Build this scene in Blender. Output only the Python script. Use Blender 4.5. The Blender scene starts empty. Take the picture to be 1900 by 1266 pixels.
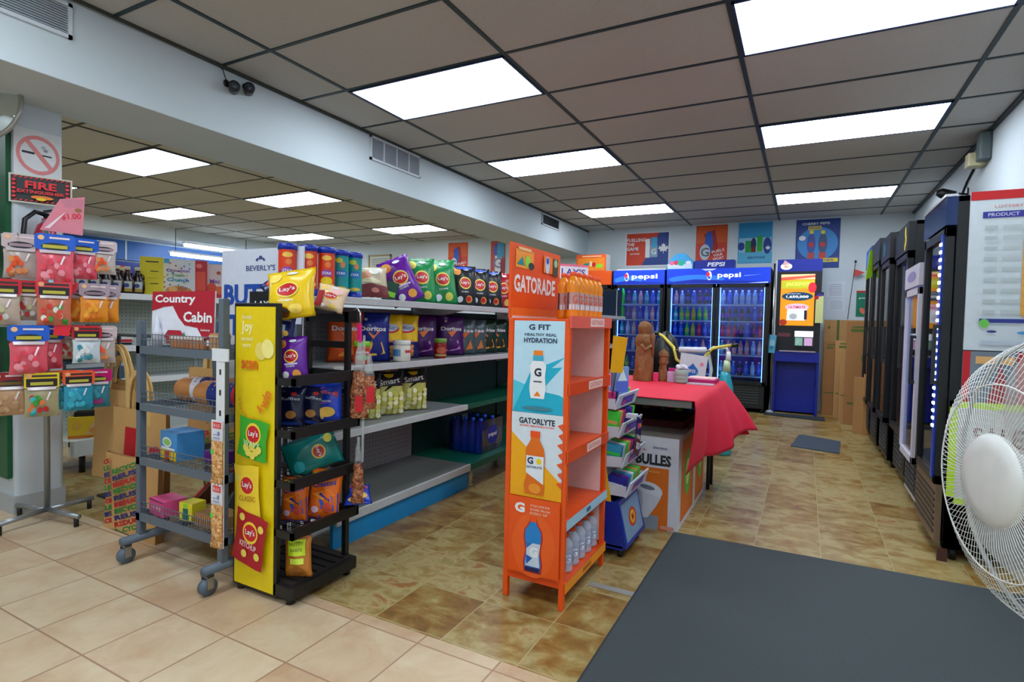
import bpy, bmesh, math, random
from mathutils import Vector, Matrix, Euler
from mathutils.geometry import tessellate_polygon
PI = math.pi
SC = bpy.context.scene
COL = SC.collection
rnd = random.Random(7)

# ---------------------------------------------------------------- camera, world, exposure
cam_d = bpy.data.cameras.new('camera'); cam = bpy.data.objects.new('camera', cam_d); COL.objects.link(cam)
YAW, PITCH, ROLL = -4.85407602e-01, -3.29763285e-02, 2.34516960e-02
_f = Vector((math.sin(YAW)*math.cos(PITCH), math.cos(YAW)*math.cos(PITCH), math.sin(PITCH)))
_r0 = Vector((math.cos(YAW), -math.sin(YAW), 0)); _u0 = _r0.cross(_f)
_r = _r0*math.cos(ROLL) + _u0*math.sin(ROLL); _u = -_r0*math.sin(ROLL) + _u0*math.cos(ROLL)
m = Matrix((( _r.x, _u.x, -_f.x), (_r.y, _u.y, -_f.y), (_r.z, _u.z, -_f.z))).to_4x4()
m.translation = Vector((2.8210677, -2.2378720, 1.13))
cam.matrix_world = m
cam_d.sensor_width = 36; cam_d.lens = 1028.86*36/1900; cam_d.clip_start = 0.05; cam_d.clip_end = 60
SC.camera = cam
SC.view_settings.view_transform = 'Standard'; SC.view_settings.look = 'None'
SC.view_settings.exposure = 0.0; SC.view_settings.gamma = 1; SC.view_settings.use_curve_mapping = False
w = bpy.data.worlds.new('world'); SC.world = w; w.use_nodes = True
w.node_tree.nodes['Background'].inputs[0].default_value = (0.55, 0.62, 0.72, 1)
w.node_tree.nodes['Background'].inputs[1].default_value = 0.25
PANEL = 12.8            # radiance of the ceiling troffers

# ---------------------------------------------------------------- materials
def lin(c):
    return tuple(((x/255+.055)/1.055)**2.4 if x/255 > .04045 else x/255/12.92 for x in c)
MC = {}
def C(r, g, b, rough=.5, metal=0, noise=.07, scale=30, bump=0, alpha=1, coat=0):
    k = (r, g, b, rough, metal, noise, scale, bump, alpha, coat)
    if k in MC: return MC[k]
    m = bpy.data.materials.new('surface_%d_%d_%d' % (r, g, b)); m.use_nodes = True
    N = m.node_tree.nodes; L = m.node_tree.links; B = N['Principled BSDF']
    c = lin((r, g, b))
    B.inputs['Roughness'].default_value = rough; B.inputs['Metallic'].default_value = metal
    B.inputs['Alpha'].default_value = alpha
    if coat: B.inputs['Coat Weight'].default_value = coat; B.inputs['Coat Roughness'].default_value = .12
    if noise or bump:
        tc = N.new('ShaderNodeTexCoord'); nz = N.new('ShaderNodeTexNoise'); nz.inputs['Scale'].default_value = scale
        L.new(tc.outputs['Object'], nz.inputs['Vector'])
        mx = N.new('ShaderNodeMix'); mx.data_type = 'RGBA'
        mx.inputs[6].default_value = (*[x*(1-noise) for x in c], 1); mx.inputs[7].default_value = (*[min(1, x*(1+noise)) for x in c], 1)
        L.new(nz.outputs[0], mx.inputs[0]); L.new(mx.outputs[2], B.inputs['Base Color'])
        if bump:
            bp = N.new('ShaderNodeBump'); bp.inputs['Strength'].default_value = bump; bp.inputs['Distance'].default_value = .004
            L.new(nz.outputs[0], bp.inputs['Height']); L.new(bp.outputs[0], B.inputs['Normal'])
    else: B.inputs['Base Color'].default_value = (*c, 1)
    MC[k] = m; return m
def NUTS(c1, c2, c3, scale):
    m = bpy.data.materials.new('nut_mix'); m.use_nodes = True; N = m.node_tree.nodes; L = m.node_tree.links; B = N['Principled BSDF']
    tc = N.new('ShaderNodeTexCoord'); v = N.new('ShaderNodeTexVoronoi'); v.inputs['Scale'].default_value = scale; L.new(tc.outputs['Object'], v.inputs['Vector'])
    sp = N.new('ShaderNodeSeparateColor'); L.new(v.outputs['Color'], sp.inputs[0]); cr = N.new('ShaderNodeValToRGB'); e = cr.color_ramp.elements
    e[0].color = (*lin(c1), 1); e[1].color = (*lin(c3), 1); q = e.new(.5); q.color = (*lin(c2), 1); L.new(sp.outputs[0], cr.inputs[0]); L.new(cr.outputs[0], B.inputs['Base Color'])
    bp = N.new('ShaderNodeBump'); bp.inputs['Strength'].default_value = .8; bp.inputs['Distance'].default_value = .004; bp.invert = True; L.new(v.outputs['Distance'], bp.inputs['Height']); L.new(bp.outputs[0], B.inputs['Normal'])
    B.inputs['Roughness'].default_value = .25
    return m
def EM(r, g, b, s):
    k = ('e', r, g, b, s)
    if k in MC: return MC[k]
    m = bpy.data.materials.new('glow_%d_%d_%d' % (r, g, b)); m.use_nodes = True
    B = m.node_tree.nodes['Principled BSDF']; c = (*lin((r, g, b)), 1)
    B.inputs['Base Color'].default_value = c; B.inputs['Emission Color'].default_value = c; B.inputs['Emission Strength'].default_value = s
    MC[k] = m; return m
def GLASS(r=225, g=240, b=245, refl=.12, name='glass'):
    k = ('g', r, g, b, refl)
    if k in MC: return MC[k]
    m = bpy.data.materials.new(name); m.use_nodes = True; T = m.node_tree; N = T.nodes; N.clear()
    o = N.new('ShaderNodeOutputMaterial'); mx = N.new('ShaderNodeMixShader'); t = N.new('ShaderNodeBsdfTransparent'); gl = N.new('ShaderNodeBsdfGlossy')
    fr = N.new('ShaderNodeFresnel'); ad = N.new('ShaderNodeMath'); ad.operation = 'ADD'; ad.inputs[1].default_value = refl; ad.use_clamp = True
    fr.inputs[0].default_value = 1.45
    t.inputs[0].default_value = (*lin((r, g, b)), 1); gl.inputs['Roughness'].default_value = .06
    T.links.new(fr.outputs[0], ad.inputs[0]); T.links.new(ad.outputs[0], mx.inputs[0]); T.links.new(t.outputs[0], mx.inputs[1]); T.links.new(gl.outputs[0], mx.inputs[2]); T.links.new(mx.outputs[0], o.inputs[0])
    MC[k] = m; return m
def tile_mat(name, W, Hh, ox, oy, cols, grout, mortar, nscale, rough, bump=.15, tint=.5, stretch=(1, 1)):
    m = bpy.data.materials.new(name); m.use_nodes = True; T = m.node_tree; N = T.nodes; L = T.links; B = N['Principled BSDF']
    tc = N.new('ShaderNodeTexCoord'); mp = N.new('ShaderNodeMapping'); mp.inputs['Location'].default_value = (-ox, -oy, 0)
    L.new(tc.outputs['Object'], mp.inputs[0])
    br = N.new('ShaderNodeTexBrick'); br.offset = 0; br.inputs['Scale'].default_value = 1
    br.inputs['Brick Width'].default_value = W; br.inputs['Row Height'].default_value = Hh; br.inputs['Mortar Size'].default_value = mortar
    br.inputs['Color1'].default_value = (0, 0, 0, 1); br.inputs['Color2'].default_value = (1, 1, 1, 1); br.inputs['Mortar'].default_value = (.5, .5, .5, 1)
    br.inputs['Mortar Smooth'].default_value = .4
    L.new(mp.outputs[0], br.inputs[0])
    sm = N.new('ShaderNodeMapping'); sm.inputs['Scale'].default_value = (stretch[0], stretch[1], 1); L.new(tc.outputs['Object'], sm.inputs[0])
    # per tile offset of the stone figure
    sep = N.new('ShaderNodeVectorMath'); sep.operation = 'MULTIPLY_ADD'; sep.inputs[1].default_value = (37, 91, 53)
    L.new(br.outputs[0], sep.inputs[0]); L.new(sm.outputs[0], sep.inputs[2])
    n1 = N.new('ShaderNodeTexNoise'); n1.inputs['Scale'].default_value = nscale; n1.inputs['Detail'].default_value = 8; n1.inputs['Roughness'].default_value = .62; n1.inputs['Distortion'].default_value = .45
    L.new(sep.outputs[0], n1.inputs[0])
    ad = N.new('ShaderNodeMath'); ad.operation = 'MULTIPLY_ADD'; ad.inputs[1].default_value = tint; L.new(br.outputs[0], ad.inputs[0])
    sb = N.new('ShaderNodeMath'); sb.operation = 'SUBTRACT'; sb.inputs[1].default_value = tint/2; L.new(n1.outputs[0], sb.inputs[0]); L.new(sb.outputs[0], ad.inputs[2])
    cr = N.new('ShaderNodeValToRGB'); e = cr.color_ramp.elements
    ps = [.28+.44*i/(len(cols)-1) for i in range(len(cols))]
    e[0].position = ps[0]; e[0].color = (*lin(cols[0]), 1); e[1].position = ps[-1]; e[1].color = (*lin(cols[-1]), 1)
    for p, c in zip(ps[1:-1], cols[1:-1]): q = e.new(p); q.color = (*lin(c), 1)
    L.new(ad.outputs[0], cr.inputs[0])
    mx = N.new('ShaderNodeMix'); mx.data_type = 'RGBA'; mx.inputs[7].default_value = (*lin(grout), 1)
    L.new(br.outputs[1], mx.inputs[0]); L.new(cr.outputs[0], mx.inputs[6]); L.new(mx.outputs[2], B.inputs['Base Color'])
    B.inputs['Roughness'].default_value = rough
    bp = N.new('ShaderNodeBump'); bp.inputs['Strength'].default_value = bump; bp.inputs['Distance'].default_value = .003; bp.invert = True
    L.new(br.outputs[1], bp.inputs['Height']); L.new(bp.outputs[0], B.inputs['Normal'])
    return m

# ---------------------------------------------------------------- mesh builder
_TX = {}
def text_mesh(s, bold=.02, shear=0):
    k = (s, bold, shear)
    if k in _TX: return _TX[k]
    c = bpy.data.curves.new('txt', 'FONT'); c.body = s; c.size = 1; c.offset = bold; c.shear = shear; c.resolution_u = 2; c.align_x = 'CENTER'
    o = bpy.data.objects.new('txt', c); COL.objects.link(o)
    bpy.context.view_layer.update()
    me = o.evaluated_get(bpy.context.evaluated_depsgraph_get()).to_mesh()
    v = [tuple(p.co[:2]) for p in me.vertices]; f = [tuple(p.vertices) for p in me.polygons]
    o.to_mesh_clear() if False else None
    bpy.data.objects.remove(o); bpy.data.curves.remove(c)
    xs = [p[0] for p in v] or [0, 1]; ys = [p[1] for p in v] or [0, 1]
    x0, x1, y0, y1 = min(xs), max(xs), min(ys), max(ys)
    v = [((p[0]-(x0+x1)/2), (p[1]-(y0+y1)/2)) for p in v]
    _TX[k] = (v, f, x1-x0, y1-y0); return _TX[k]

class MB:
    def __init__(s): s.v = []; s.f = []; s.m = []; s.s = []; s.mats = []
    def mi(s, mat):
        if mat not in s.mats: s.mats.append(mat)
        return s.mats.index(mat)
    def face(s, pts, mat, smooth=False):
        n = len(s.v); s.v += [tuple(p) for p in pts]; s.f.append(tuple(range(n, n+len(pts)))); s.m.append(s.mi(mat)); s.s.append(smooth)
    def mesh(s, vs, fs, mat, smooth=False):
        n = len(s.v); s.v += [tuple(p) for p in vs]; i = s.mi(mat)
        for f in fs: s.f.append(tuple(n+k for k in f)); s.m.append(i); s.s.append(smooth)
        return s
    def box(s, x0, x1, y0, y1, z0, z1, mat, T=None):
        vs = [Vector((x, y, z)) for z in (z0, z1) for y in (y0, y1) for x in (x0, x1)]
        if T: vs = [T @ v for v in vs]
        return s.mesh(vs, [(0, 2, 3, 1), (4, 5, 7, 6), (0, 1, 5, 4), (2, 6, 7, 3), (0, 4, 6, 2), (1, 3, 7, 5)], mat)
    def rbox(s, x0, x1, y0, y1, z0, z1, r, mat, T=None, seg=3):   # box with rounded vertical edges
        pts = []
        for cx, cy, a0 in ((x1-r, y1-r, 0), (x0+r, y1-r, 90), (x0+r, y0+r, 180), (x1-r, y0+r, 270)):
            for k in range(seg+1):
                a = math.radians(a0+90*k/seg); pts.append((cx+r*math.cos(a), cy+r*math.sin(a)))
        return s.prism([(p[0], p[1]) for p in pts], z0, z1, mat, T)
    def prism(s, poly, z0, z1, mat, T=None, ax='z'):
        def P(a, b, c):
            v = Vector((a, b, c)) if ax == 'z' else (Vector((c, a, b)) if ax == 'x' else Vector((a, c, b)))
            return T @ v if T else v
        n = len(poly); vs = [P(x, y, z0) for x, y in poly] + [P(x, y, z1) for x, y in poly]
        tri = tessellate_polygon([[Vector((x, y, 0)) for x, y in poly]])
        fs = [tuple(reversed(t)) for t in tri] + [tuple(i+n for i in t) for t in tri] + [(i, (i+1) % n, (i+1) % n+n, i+n) for i in range(n)]
        return s.mesh(vs, fs, mat)
    def tube(s, pts, r, mat, seg=8, closed=False, cap=True):
        pts = [Vector(p) for p in pts]; n = len(pts); rs = r if isinstance(r, (list, tuple)) else [r]*n
        vs = []; up = None
        for i, p in enumerate(pts):
            a = pts[(i-1) % n] if (i or closed) else p; b = pts[(i+1) % n] if (i < n-1 or closed) else p
            t = (b-a).normalized()
            if up is None: up = t.orthogonal().normalized()
            up = (up - t*up.dot(t)); up = up.normalized() if up.length > 1e-6 else t.orthogonal().normalized()
            q = t.cross(up)
            vs += [p + (up*math.cos(2*PI*k/seg) + q*math.sin(2*PI*k/seg))*rs[i] for k in range(seg)]
        fs = []
        for i in range(n if closed else n-1):
            j = (i+1) % n
            fs += [(i*seg+k, i*seg+(k+1) % seg, j*seg+(k+1) % seg, j*seg+k) for k in range(seg)]
        if cap and not closed: fs += [tuple(reversed(range(seg))), tuple(range((n-1)*seg, n*seg))]
        return s.mesh(vs, fs, mat, True)
    def lathe(s, prof, mat, seg=16, c=(0, 0, 0), T=None, cap=True):
        vs = []
        for r, z in prof:
            for k in range(seg):
                v = Vector((c[0]+r*math.cos(2*PI*k/seg), c[1]+r*math.sin(2*PI*k/seg), c[2]+z)); vs.append(T @ v if T else v)
        n = len(prof); fs = [(i*seg+k, i*seg+(k+1) % seg, (i+1)*seg+(k+1) % seg, (i+1)*seg+k) for i in range(n-1) for k in range(seg)]
        if cap: fs += [tuple(reversed(range(seg))), tuple(range((n-1)*seg, n*seg))]
        return s.mesh(vs, fs, mat, True)
    # printed artwork mapped on a surface S(u, v, off)
    def art(s, S, items, W=1, H=1, off=.0008, step=.0005, fine=.13):
        for k, it in enumerate(items):
            o = off+step*k; t = it[0]
            if t == 'r':
                x0, y0, x1, y1, mat = it[1:]; nx = max(1, math.ceil(abs(x1-x0)/fine)); ny = max(1, math.ceil(abs(y1-y0)/fine))
                vs = [S(x0+(x1-x0)*i/nx, y0+(y1-y0)*j/ny, o) for j in range(ny+1) for i in range(nx+1)]
                s.mesh(vs, [(j*(nx+1)+i, j*(nx+1)+i+1, (j+1)*(nx+1)+i+1, (j+1)*(nx+1)+i) for j in range(ny) for i in range(nx)], mat, True)
            elif t == 'e':
                cx, cy, rx, ry, mat = it[1:6]; rot = math.radians(it[6]) if len(it) > 6 else 0; vs = [S(cx, cy, o)]; seg = 16 if rx < .3 else 24
                R = 1 if rx < .08 else 2
                for j in range(1, R+1):
                    for i in range(seg):
                        a = 2*PI*i/seg; x, y = rx*W*math.cos(a)*j/R, ry*H*math.sin(a)*j/R
                        vs.append(S(cx+(x*math.cos(rot)-y*math.sin(rot))/W, cy+(x*math.sin(rot)+y*math.cos(rot))/H, o))
                fs = [(0, 1+i, 1+(i+1) % seg) for i in range(seg)]
                for j in range(R-1): fs += [(1+j*seg+i, 1+(j+1)*seg+i, 1+(j+1)*seg+(i+1) % seg, 1+j*seg+(i+1) % seg) for i in range(seg)]
                s.mesh(vs, fs, mat, True)
            elif t == 'p':
                pts, mat = it[1:]; tri = tessellate_polygon([[Vector((x, y, 0)) for x, y in pts]])
                s.mesh([S(x, y, o) for x, y in pts], tri, mat)
            elif t == 't':   # ('t', text, cx, cy, h, mat, width or None, rotation, bold, shear)
                txt, cx, cy, h, mat = it[1:6]; wd = it[6] if len(it) > 6 else None; rot = math.radians(it[7]) if len(it) > 7 else 0
                bold = it[8] if len(it) > 8 else .02; sh = it[9] if len(it) > 9 else 0
                v, f, tw, th = text_mesh(txt, bold, sh); sy = h*H/th; sx = (wd*W/tw) if wd else sy
                vs = []
                for x, y in v:
                    x *= sx; y *= sy
                    vs.append(S(cx+(x*math.cos(rot)-y*math.sin(rot))/W, cy+(x*math.sin(rot)+y*math.cos(rot))/H, o))
                s.mesh(vs, f, mat)
        return s
    def data(s, name):
        me = bpy.data.meshes.new(name); me.from_pydata([tuple(v) for v in s.v], [], s.f)
        for mt in s.mats: me.materials.append(mt)
        me.polygons.foreach_set('material_index', s.m); me.polygons.foreach_set('use_smooth', s.s); me.update()
        return me
    def build(s, name, parent=None, label=None, loc=None, bevel=0, rot=None, kind=None):
        o = bpy.data.objects.new(name, s.data(name)); COL.objects.link(o)
        if parent: o.parent = parent
        if loc: o.location = loc
        if rot: o.rotation_euler = rot
        if label: o['label'] = label
        if kind: o['kind'] = kind
        if bevel:
            b = o.modifiers.new('bevel', 'BEVEL'); b.width = bevel; b.segments = 2; b.limit_method = 'ANGLE'; b.angle_limit = math.radians(50)
        return o
def tag(o, label, cat, group=None):
    o['label'] = label; o['category'] = cat
    if group: o['group'] = group
    return o
def thing(name, label, cat, loc=(0, 0, 0), rz=0, group=None):
    o = bpy.data.objects.new(name, None); COL.objects.link(o); o.location = loc; o.rotation_euler = (0, 0, rz); o.empty_display_size = .05
    return tag(o, label, cat, group)
def struct(name, mb, parent=None, **k):
    o = mb.build(name, parent, **k)
    if not parent: o['kind'] = 'structure'
    return o
def put(me, name, label, cat, loc, rot=(0, 0, 0), group=None, scale=1):
    o = bpy.data.objects.new(name, me); COL.objects.link(o); o.location = loc; o.rotation_euler = rot
    o.scale = (scale,)*3 if not isinstance(scale, tuple) else scale
    return tag(o, label, cat, group)
def dup(root, loc, rot=None, label=None, group=None):
    r = root.copy(); COL.objects.link(r); r.location = loc
    if rot is not None: r.rotation_euler = rot if isinstance(rot, tuple) else (0, 0, rot)
    if label: r['label'] = label
    if group: r['group'] = group
    for ch in list(root.children):
        c = ch.copy(); COL.objects.link(c); c.parent = r
        for g in ch.children:
            d = g.copy(); COL.objects.link(d); d.parent = c
    return r
def flat(o, ux, uy, W, H, n):
    o, ux, uy, n = Vector(o), Vector(ux), Vector(uy), Vector(n)
    return lambda u, v, k: o + ux*u*W + uy*v*H + n*k
FR = lambda x0, z0, W, H, y: flat((x0, y, z0), (1, 0, 0), (0, 0, 1), W, H, (0, -1, 0))     # faces -Y
SX = lambda y0, z0, W, H, x: flat((x, y0, z0), (0, 1, 0), (0, 0, 1), W, H, (1, 0, 0))      # faces +X
def cyl(R, z0, H, span=PI*1.1):      # faces -Y
    def S(u, v, k):
        a = -PI/2 + (u-.5)*span
        return Vector(((R+k)*math.cos(a), (R+k)*math.sin(a), z0+v*H))
    return S

# palette
WH = C(235, 238, 240); OFF = C(205, 208, 205); BK = C(14, 16, 19, .4); DK = C(35, 38, 42, .5); GR = C(95, 104, 112, .45)
RED = C(205, 20, 35); CRIM = C(170, 18, 40); ORG = C(240, 82, 16, .4); ORG2 = C(245, 130, 20, .4); YEL = C(236, 208, 6, .4); YEL2 = C(250, 228, 90, .4)
BLU = C(20, 70, 190, .4); NAVY = C(14, 24, 84, .4); ROY = C(10, 40, 160, .35); CYA = C(20, 160, 205, .4); TEAL = C(10, 140, 140, .35)
GRN = C(10, 145, 70, .35); DGN = C(6, 70, 52, .45); LIM = C(140, 220, 50, .45); PUR = C(105, 25, 150, .35); MAG = C(215, 20, 110, .4); PNK = C(240, 110, 140, .4)
BRN = C(110, 62, 30, .6); TAN = C(200, 158, 100, .8, noise=.12); KRAFT = C(184, 136, 82, .85, noise=.1); SILV = C(190, 195, 200, .25, .9); CHR = C(170, 175, 180, .2, 1)
CHIP = C(245, 195, 80, .5); GLS = GLASS(235, 242, 250, .03); NEON = C(200, 240, 40, .5)
# ================================================================ THE SETTING
CZ = 2.69
vinyl = tile_mat('vinyl_floor', .3035, .3035, 2.0212, -.63, [(116, 82, 38), (140, 104, 50), (154, 130, 76), (172, 156, 106), (154, 104, 56)], (176, 162, 118), .002, 8, .28, tint=.2, stretch=(1, 1.3))
tan_t = tile_mat('ceramic_floor', .3035, .3035, .447, -.695, [(186, 152, 118), (196, 168, 134), (204, 182, 148), (210, 192, 160)], (160, 124, 98), .004, 6, .33, tint=.25)
fl = MB()
def quadz(mb, x0, x1, y0, y1, z, mat, up=True):
    p = [(x0, y0, z), (x1, y0, z), (x1, y1, z), (x0, y1, z)]
    mb.face(p if up else p[::-1], mat)
quadz(fl, -7.9, 4.03, -.64, 6.6, 0, vinyl); quadz(fl, -7.9, 4.03, -4.6, -.64, 0, tan_t)
fl.box(-7.9, 4.03, -4.6, 6.6, -.1, -.001, C(120, 110, 100))
struct('floor', fl)
ts = MB(); ts.box(2.03, 2.27, .02, .06, .0005, .002, C(150, 150, 145)); tag(ts.build('floor_tape'), 'grey strip of tape stuck to the floor beside the orange rack', 'tape')
def ceil_mat():
    m = bpy.data.materials.new('ceiling_tile'); m.use_nodes = True; T = m.node_tree; N = T.nodes; L = T.links; B = N['Principled BSDF']
    tc = N.new('ShaderNodeTexCoord'); n1 = N.new('ShaderNodeTexNoise'); n1.inputs['Scale'].default_value = 160; n1.inputs['Detail'].default_value = 3
    n2 = N.new('ShaderNodeTexNoise'); n2.inputs['Scale'].default_value = .7; n2.inputs['Detail'].default_value = 4
    L.new(tc.outputs['Object'], n1.inputs[0]); L.new(tc.outputs['Object'], n2.inputs[0])
    mx = N.new('ShaderNodeMix'); mx.data_type = 'RGBA'; mx.inputs[6].default_value = (*lin((180, 180, 172)), 1); mx.inputs[7].default_value = (*lin((208, 208, 200)), 1)
    m2 = N.new('ShaderNodeMix'); m2.data_type = 'RGBA'; m2.blend_type = 'MULTIPLY'; m2.inputs[0].default_value = .25
    L.new(n1.outputs[0], mx.inputs[0]); L.new(mx.outputs[2], m2.inputs[6]); L.new(n2.outputs[0], m2.inputs[7]); L.new(m2.outputs[2], B.inputs['Base Color'])
    B.inputs['Roughness'].default_value = .95
    return m
cmat = ceil_mat(); grid = C(24, 48, 54, .5); dusty = C(60, 64, 56, .6)
XR = [0, 1.22, 2.44, 3.66]; YR = [.61*k for k in range(-7, 11)]
XL = [-2.6, -3.84, -5.22, -6.5]; YL = [.18+.61*k for k in range(-7, 11)]
LR = [(0, 1), (0, 4), (0, 8), (2.44, 1), (2.44, 4), (2.44, 8), (0, -3), (2.44, -3), (0, -6), (2.44, -6)]  # negative rows: unseen panels behind the camera, added for more light
LL = [(-3.84, -2.6, 1), (-3.84, -2.6, 4), (-3.84, -2.6, 8), (-6.5, -5.22, 4), (-6.5, -5.22, 8), (-6.5, -5.22, 1), (-3.84, -2.6, -3), (-6.5, -5.22, -3)]
cl = MB(); cl.box(-7.9, 4.03, -4.6, 6.6, CZ, CZ+.08, cmat); struct('ceiling', cl)
tg = MB()
for x in XR: tg.box(x-.013, x+.013, -4.6, 6.6, CZ-.006, CZ, grid)
for y in YR: tg.box(-.45, 4.03, y-.011, y+.011, CZ-.005, CZ, grid)
tg.box(-.45, -.43, -4.6, 6.6, CZ-.02, CZ, dusty); tg.box(4.0, 4.03, -4.6, 6.6, CZ-.02, CZ, grid)
for x in XL: tg.box(x-.012, x+.012, -4.6, 6.6, CZ-.006, CZ, dusty)
for y in YL: tg.box(-7.3, -1.05, y-.011, y+.011, CZ-.005, CZ, dusty)
struct('trim_1', tg)
def light(x0, x1, y0, y1, label):
    t = thing('ceiling_light', label, 'ceiling light', ((x0+x1)/2, (y0+y1)/2, CZ), 0)
    a, b = (x1-x0)/2-.012, (y1-y0)/2-.012; fm = C(20, 40, 90, .4)
    f = MB()
    for q in ((-a, a, -b, -b+.014), (-a, a, b-.014, b), (-a, -a+.014, -b, b), (a-.014, a, -b, b)): f.box(*q, -.012, 0, fm)
    f.build('frame', t)
    d = MB(); d.box(-a+.014, a-.014, -b+.014, b-.014, -.009, -.001, EM(232, 243, 255, PANEL)); d.build('diffuser', t)
row = {1: 'nearest the doormat', 4: 'halfway along the shop', 8: 'nearest the back wall', -3: 'added unseen over the entrance', -6: 'added unseen farthest behind the entrance'}
for x, k in LR: light(x, x+1.22, .61*k, .61*(k+1), 'white ceiling light panel over the ' + ('snack aisle' if x == 0 else 'cooler aisle') + ', ' + row[k])
for x0, x1, k in LL: light(x0, x1, .18+.61*k, .79+.61*k, 'white light panel ' + ('just beyond the beam' if x1 > -3 else 'far beyond the beam') + ', ' + row[k])
wallm = C(212, 222, 226, .7, noise=.02, scale=3); wallw = C(205, 215, 222, .7, noise=.02, scale=3)
def wall(n, a): b = MB(); b.box(*a, wallm); struct(n, b)
wall('wall_back', (-8, 4.13, 6.6, 6.7, 0, CZ)); wall('wall_right', (4.03, 4.13, -4.6, 6.6, 0, CZ)); wall('wall_left', (-8, -7.9, -4.6, 6.6, 0, CZ)); wall('wall_front', (-8, 4.13, -4.7, -4.6, 0, CZ))
b = MB(); b.box(-1.05, -.45, -4.6, 6.6, 2.27, CZ-.001, C(200, 212, 216, .75, noise=.02, scale=2)); struct('ceiling_beam', b, bevel=.004)
b = MB(); b.box(-7.9, -7.3, -4.6, 6.6, 2.45, CZ-.001, wallm); struct('ceiling_soffit', b)
# column with its green cladding
b = MB(); b.rbox(-1.42, -1.02, -.82, -.59, 0, 2.27, .02, wallw); b.box(-1.43, -1.015, -.83, -.585, 0, .1, C(180, 184, 186)); struct('column', b)
b = MB(); b.box(-1.75, -1.045, -.845, -.825, .2, 2.26, C(8, 92, 52, .5)); tag(b.build('green_board'), 'tall green hanging board fixed on the white column', 'display board')
# grilles on the beam
def grille(y0, y1, z0, z1, n, dark, label):
    t = thing('vent_grille', label, 'vent', (-.45, (y0+y1)/2, z0)); w = (y1-y0)/2; h = z1-z0; fm = C(205, 214, 220, .5)
    f = MB()
    for q in ((-w, w, 0, .018), (-w, w, h-.018, h), (-w, -w+.018, 0, h), (w-.018, w, 0, h)): f.box(0, .016, *q, fm)
    for i in range(1, n): y = -w+2*w*i/n; f.box(0, .014, y-.006, y+.006, 0, h, fm)
    f.build('frame', t)
    s_ = MB(); k = 0; z = .024
    while z < h-.02: s_.box(.002, .010, -w+.018, w-.018, z, z+.005, DK if dark else C(170, 180, 186)); z += .012
    s_.build('louvre', t)
    p = MB(); p.box(.0005, .002, -w+.018, w-.018, .018, h-.018, DK if dark else C(120, 132, 140)); p.build('backing', t)
grille(-1.45, -.8, 2.48, 2.65, 2, False, 'white vent grille on the beam closest to the column')
grille(1.33, 2.01, 2.47, 2.67, 4, False, 'white vent grille in the middle stretch of the beam')
grille(4.75, 5.35, 2.5, 2.66, 1, True, 'dark vent grille at the far end of the beam')
# ---- security cameras
def bullet(loc, a, label):
    t = thing('security_camera', label, 'camera', loc, a)
    m_ = MB(); m_.lathe([(.022, 0), (.022, .012)], BK, 12, T=Matrix.Rotation(PI/2, 4, 'Y')); m_.tube([(.01, 0, 0), (.05, 0, -.01), (.06, 0, -.02)], .008, BK); m_.build('bracket', t)
    T = Matrix.Translation((.06, .0, -.03)) @ Vector((0, 0, 1)).rotation_difference(Matrix.Rotation(-a, 3, 'Z') @ Vector((.8, -.55, -.12))).to_matrix().to_4x4() @ Matrix.Translation((0, 0, -.02))
    b_ = MB(); b_.lathe([(.0, -.05), (.026, -.05), (.03, -.04), (.03, .05), (.034, .06), (.034, .065), (.02, .06)], BK, 16, T=T); b_.build('housing', t)
    l_ = MB(); l_.lathe([(.0, .061), (.016, .061), (.016, .064)], C(70, 80, 95, .1), 12, T=T); l_.build('lens', t)
bullet((-.45, .03, 2.59), .3, 'black bullet camera on the beam, the one beside its cable joint')
bullet((-.45, .17, 2.62), -.3, 'black bullet camera on the beam, the one nearer the vent grille')
b = MB(); b.tube([(-.445, -.05, 2.688), (-.435, .0, 2.66), (-.44, .02, 2.62), (-.44, .03, 2.6)], .003, BK, 6); b.tube([(-.44, -.9, 2.672), (-.44, -.3, 2.668), (-.44, -.05, 2.68)], .003, C(150, 150, 150), 6)
tag(b.build('camera_cable'), 'thin cable running along the beam edge to the cameras', 'cable')
t = thing('wall_camera', 'black camera on an arm high on the wall above the coolers', 'camera', (4.03, 3.9, 2.34))
b = MB(); b.tube([(0, 0, 0), (-.06, 0, .01), (-.1, -.02, 0)], .008, BK); b.box(-.012, 0, -.03, .03, -.05, .05, BK); b.build('bracket', t)
b = MB(); b.lathe([(0, 0), (.03, 0), (.045, .1), (.02, .14)], BK, 12, T=Matrix.Translation((-.09, -.02, 0)) @ Matrix.Rotation(-PI/2+.2, 4, 'Y')); b.build('housing', t)
t = thing('alarm_box', 'beige alarm box with a grey sounder high on the wall', 'alarm', (4.03, 3.35, 2.45))
b = MB(); b.rbox(-.12, 0, -.02, .1, 0, .1, .01, C(200, 190, 150)); b.build('box', t); b = MB(); b.rbox(-.08, 0, -.14, -.03, .02, .22, .02, C(90, 104, 104)); b.build('sounder', t)
b = MB(); b.tube([(4.02, 3.35, 2.6), (4.02, 3.9, 2.45), (4.01, 4.0, 2.36)], .01, BK, 6); tag(b.build('wall_cable'), 'black cable drooping along the wall to the camera', 'cable')

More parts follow.
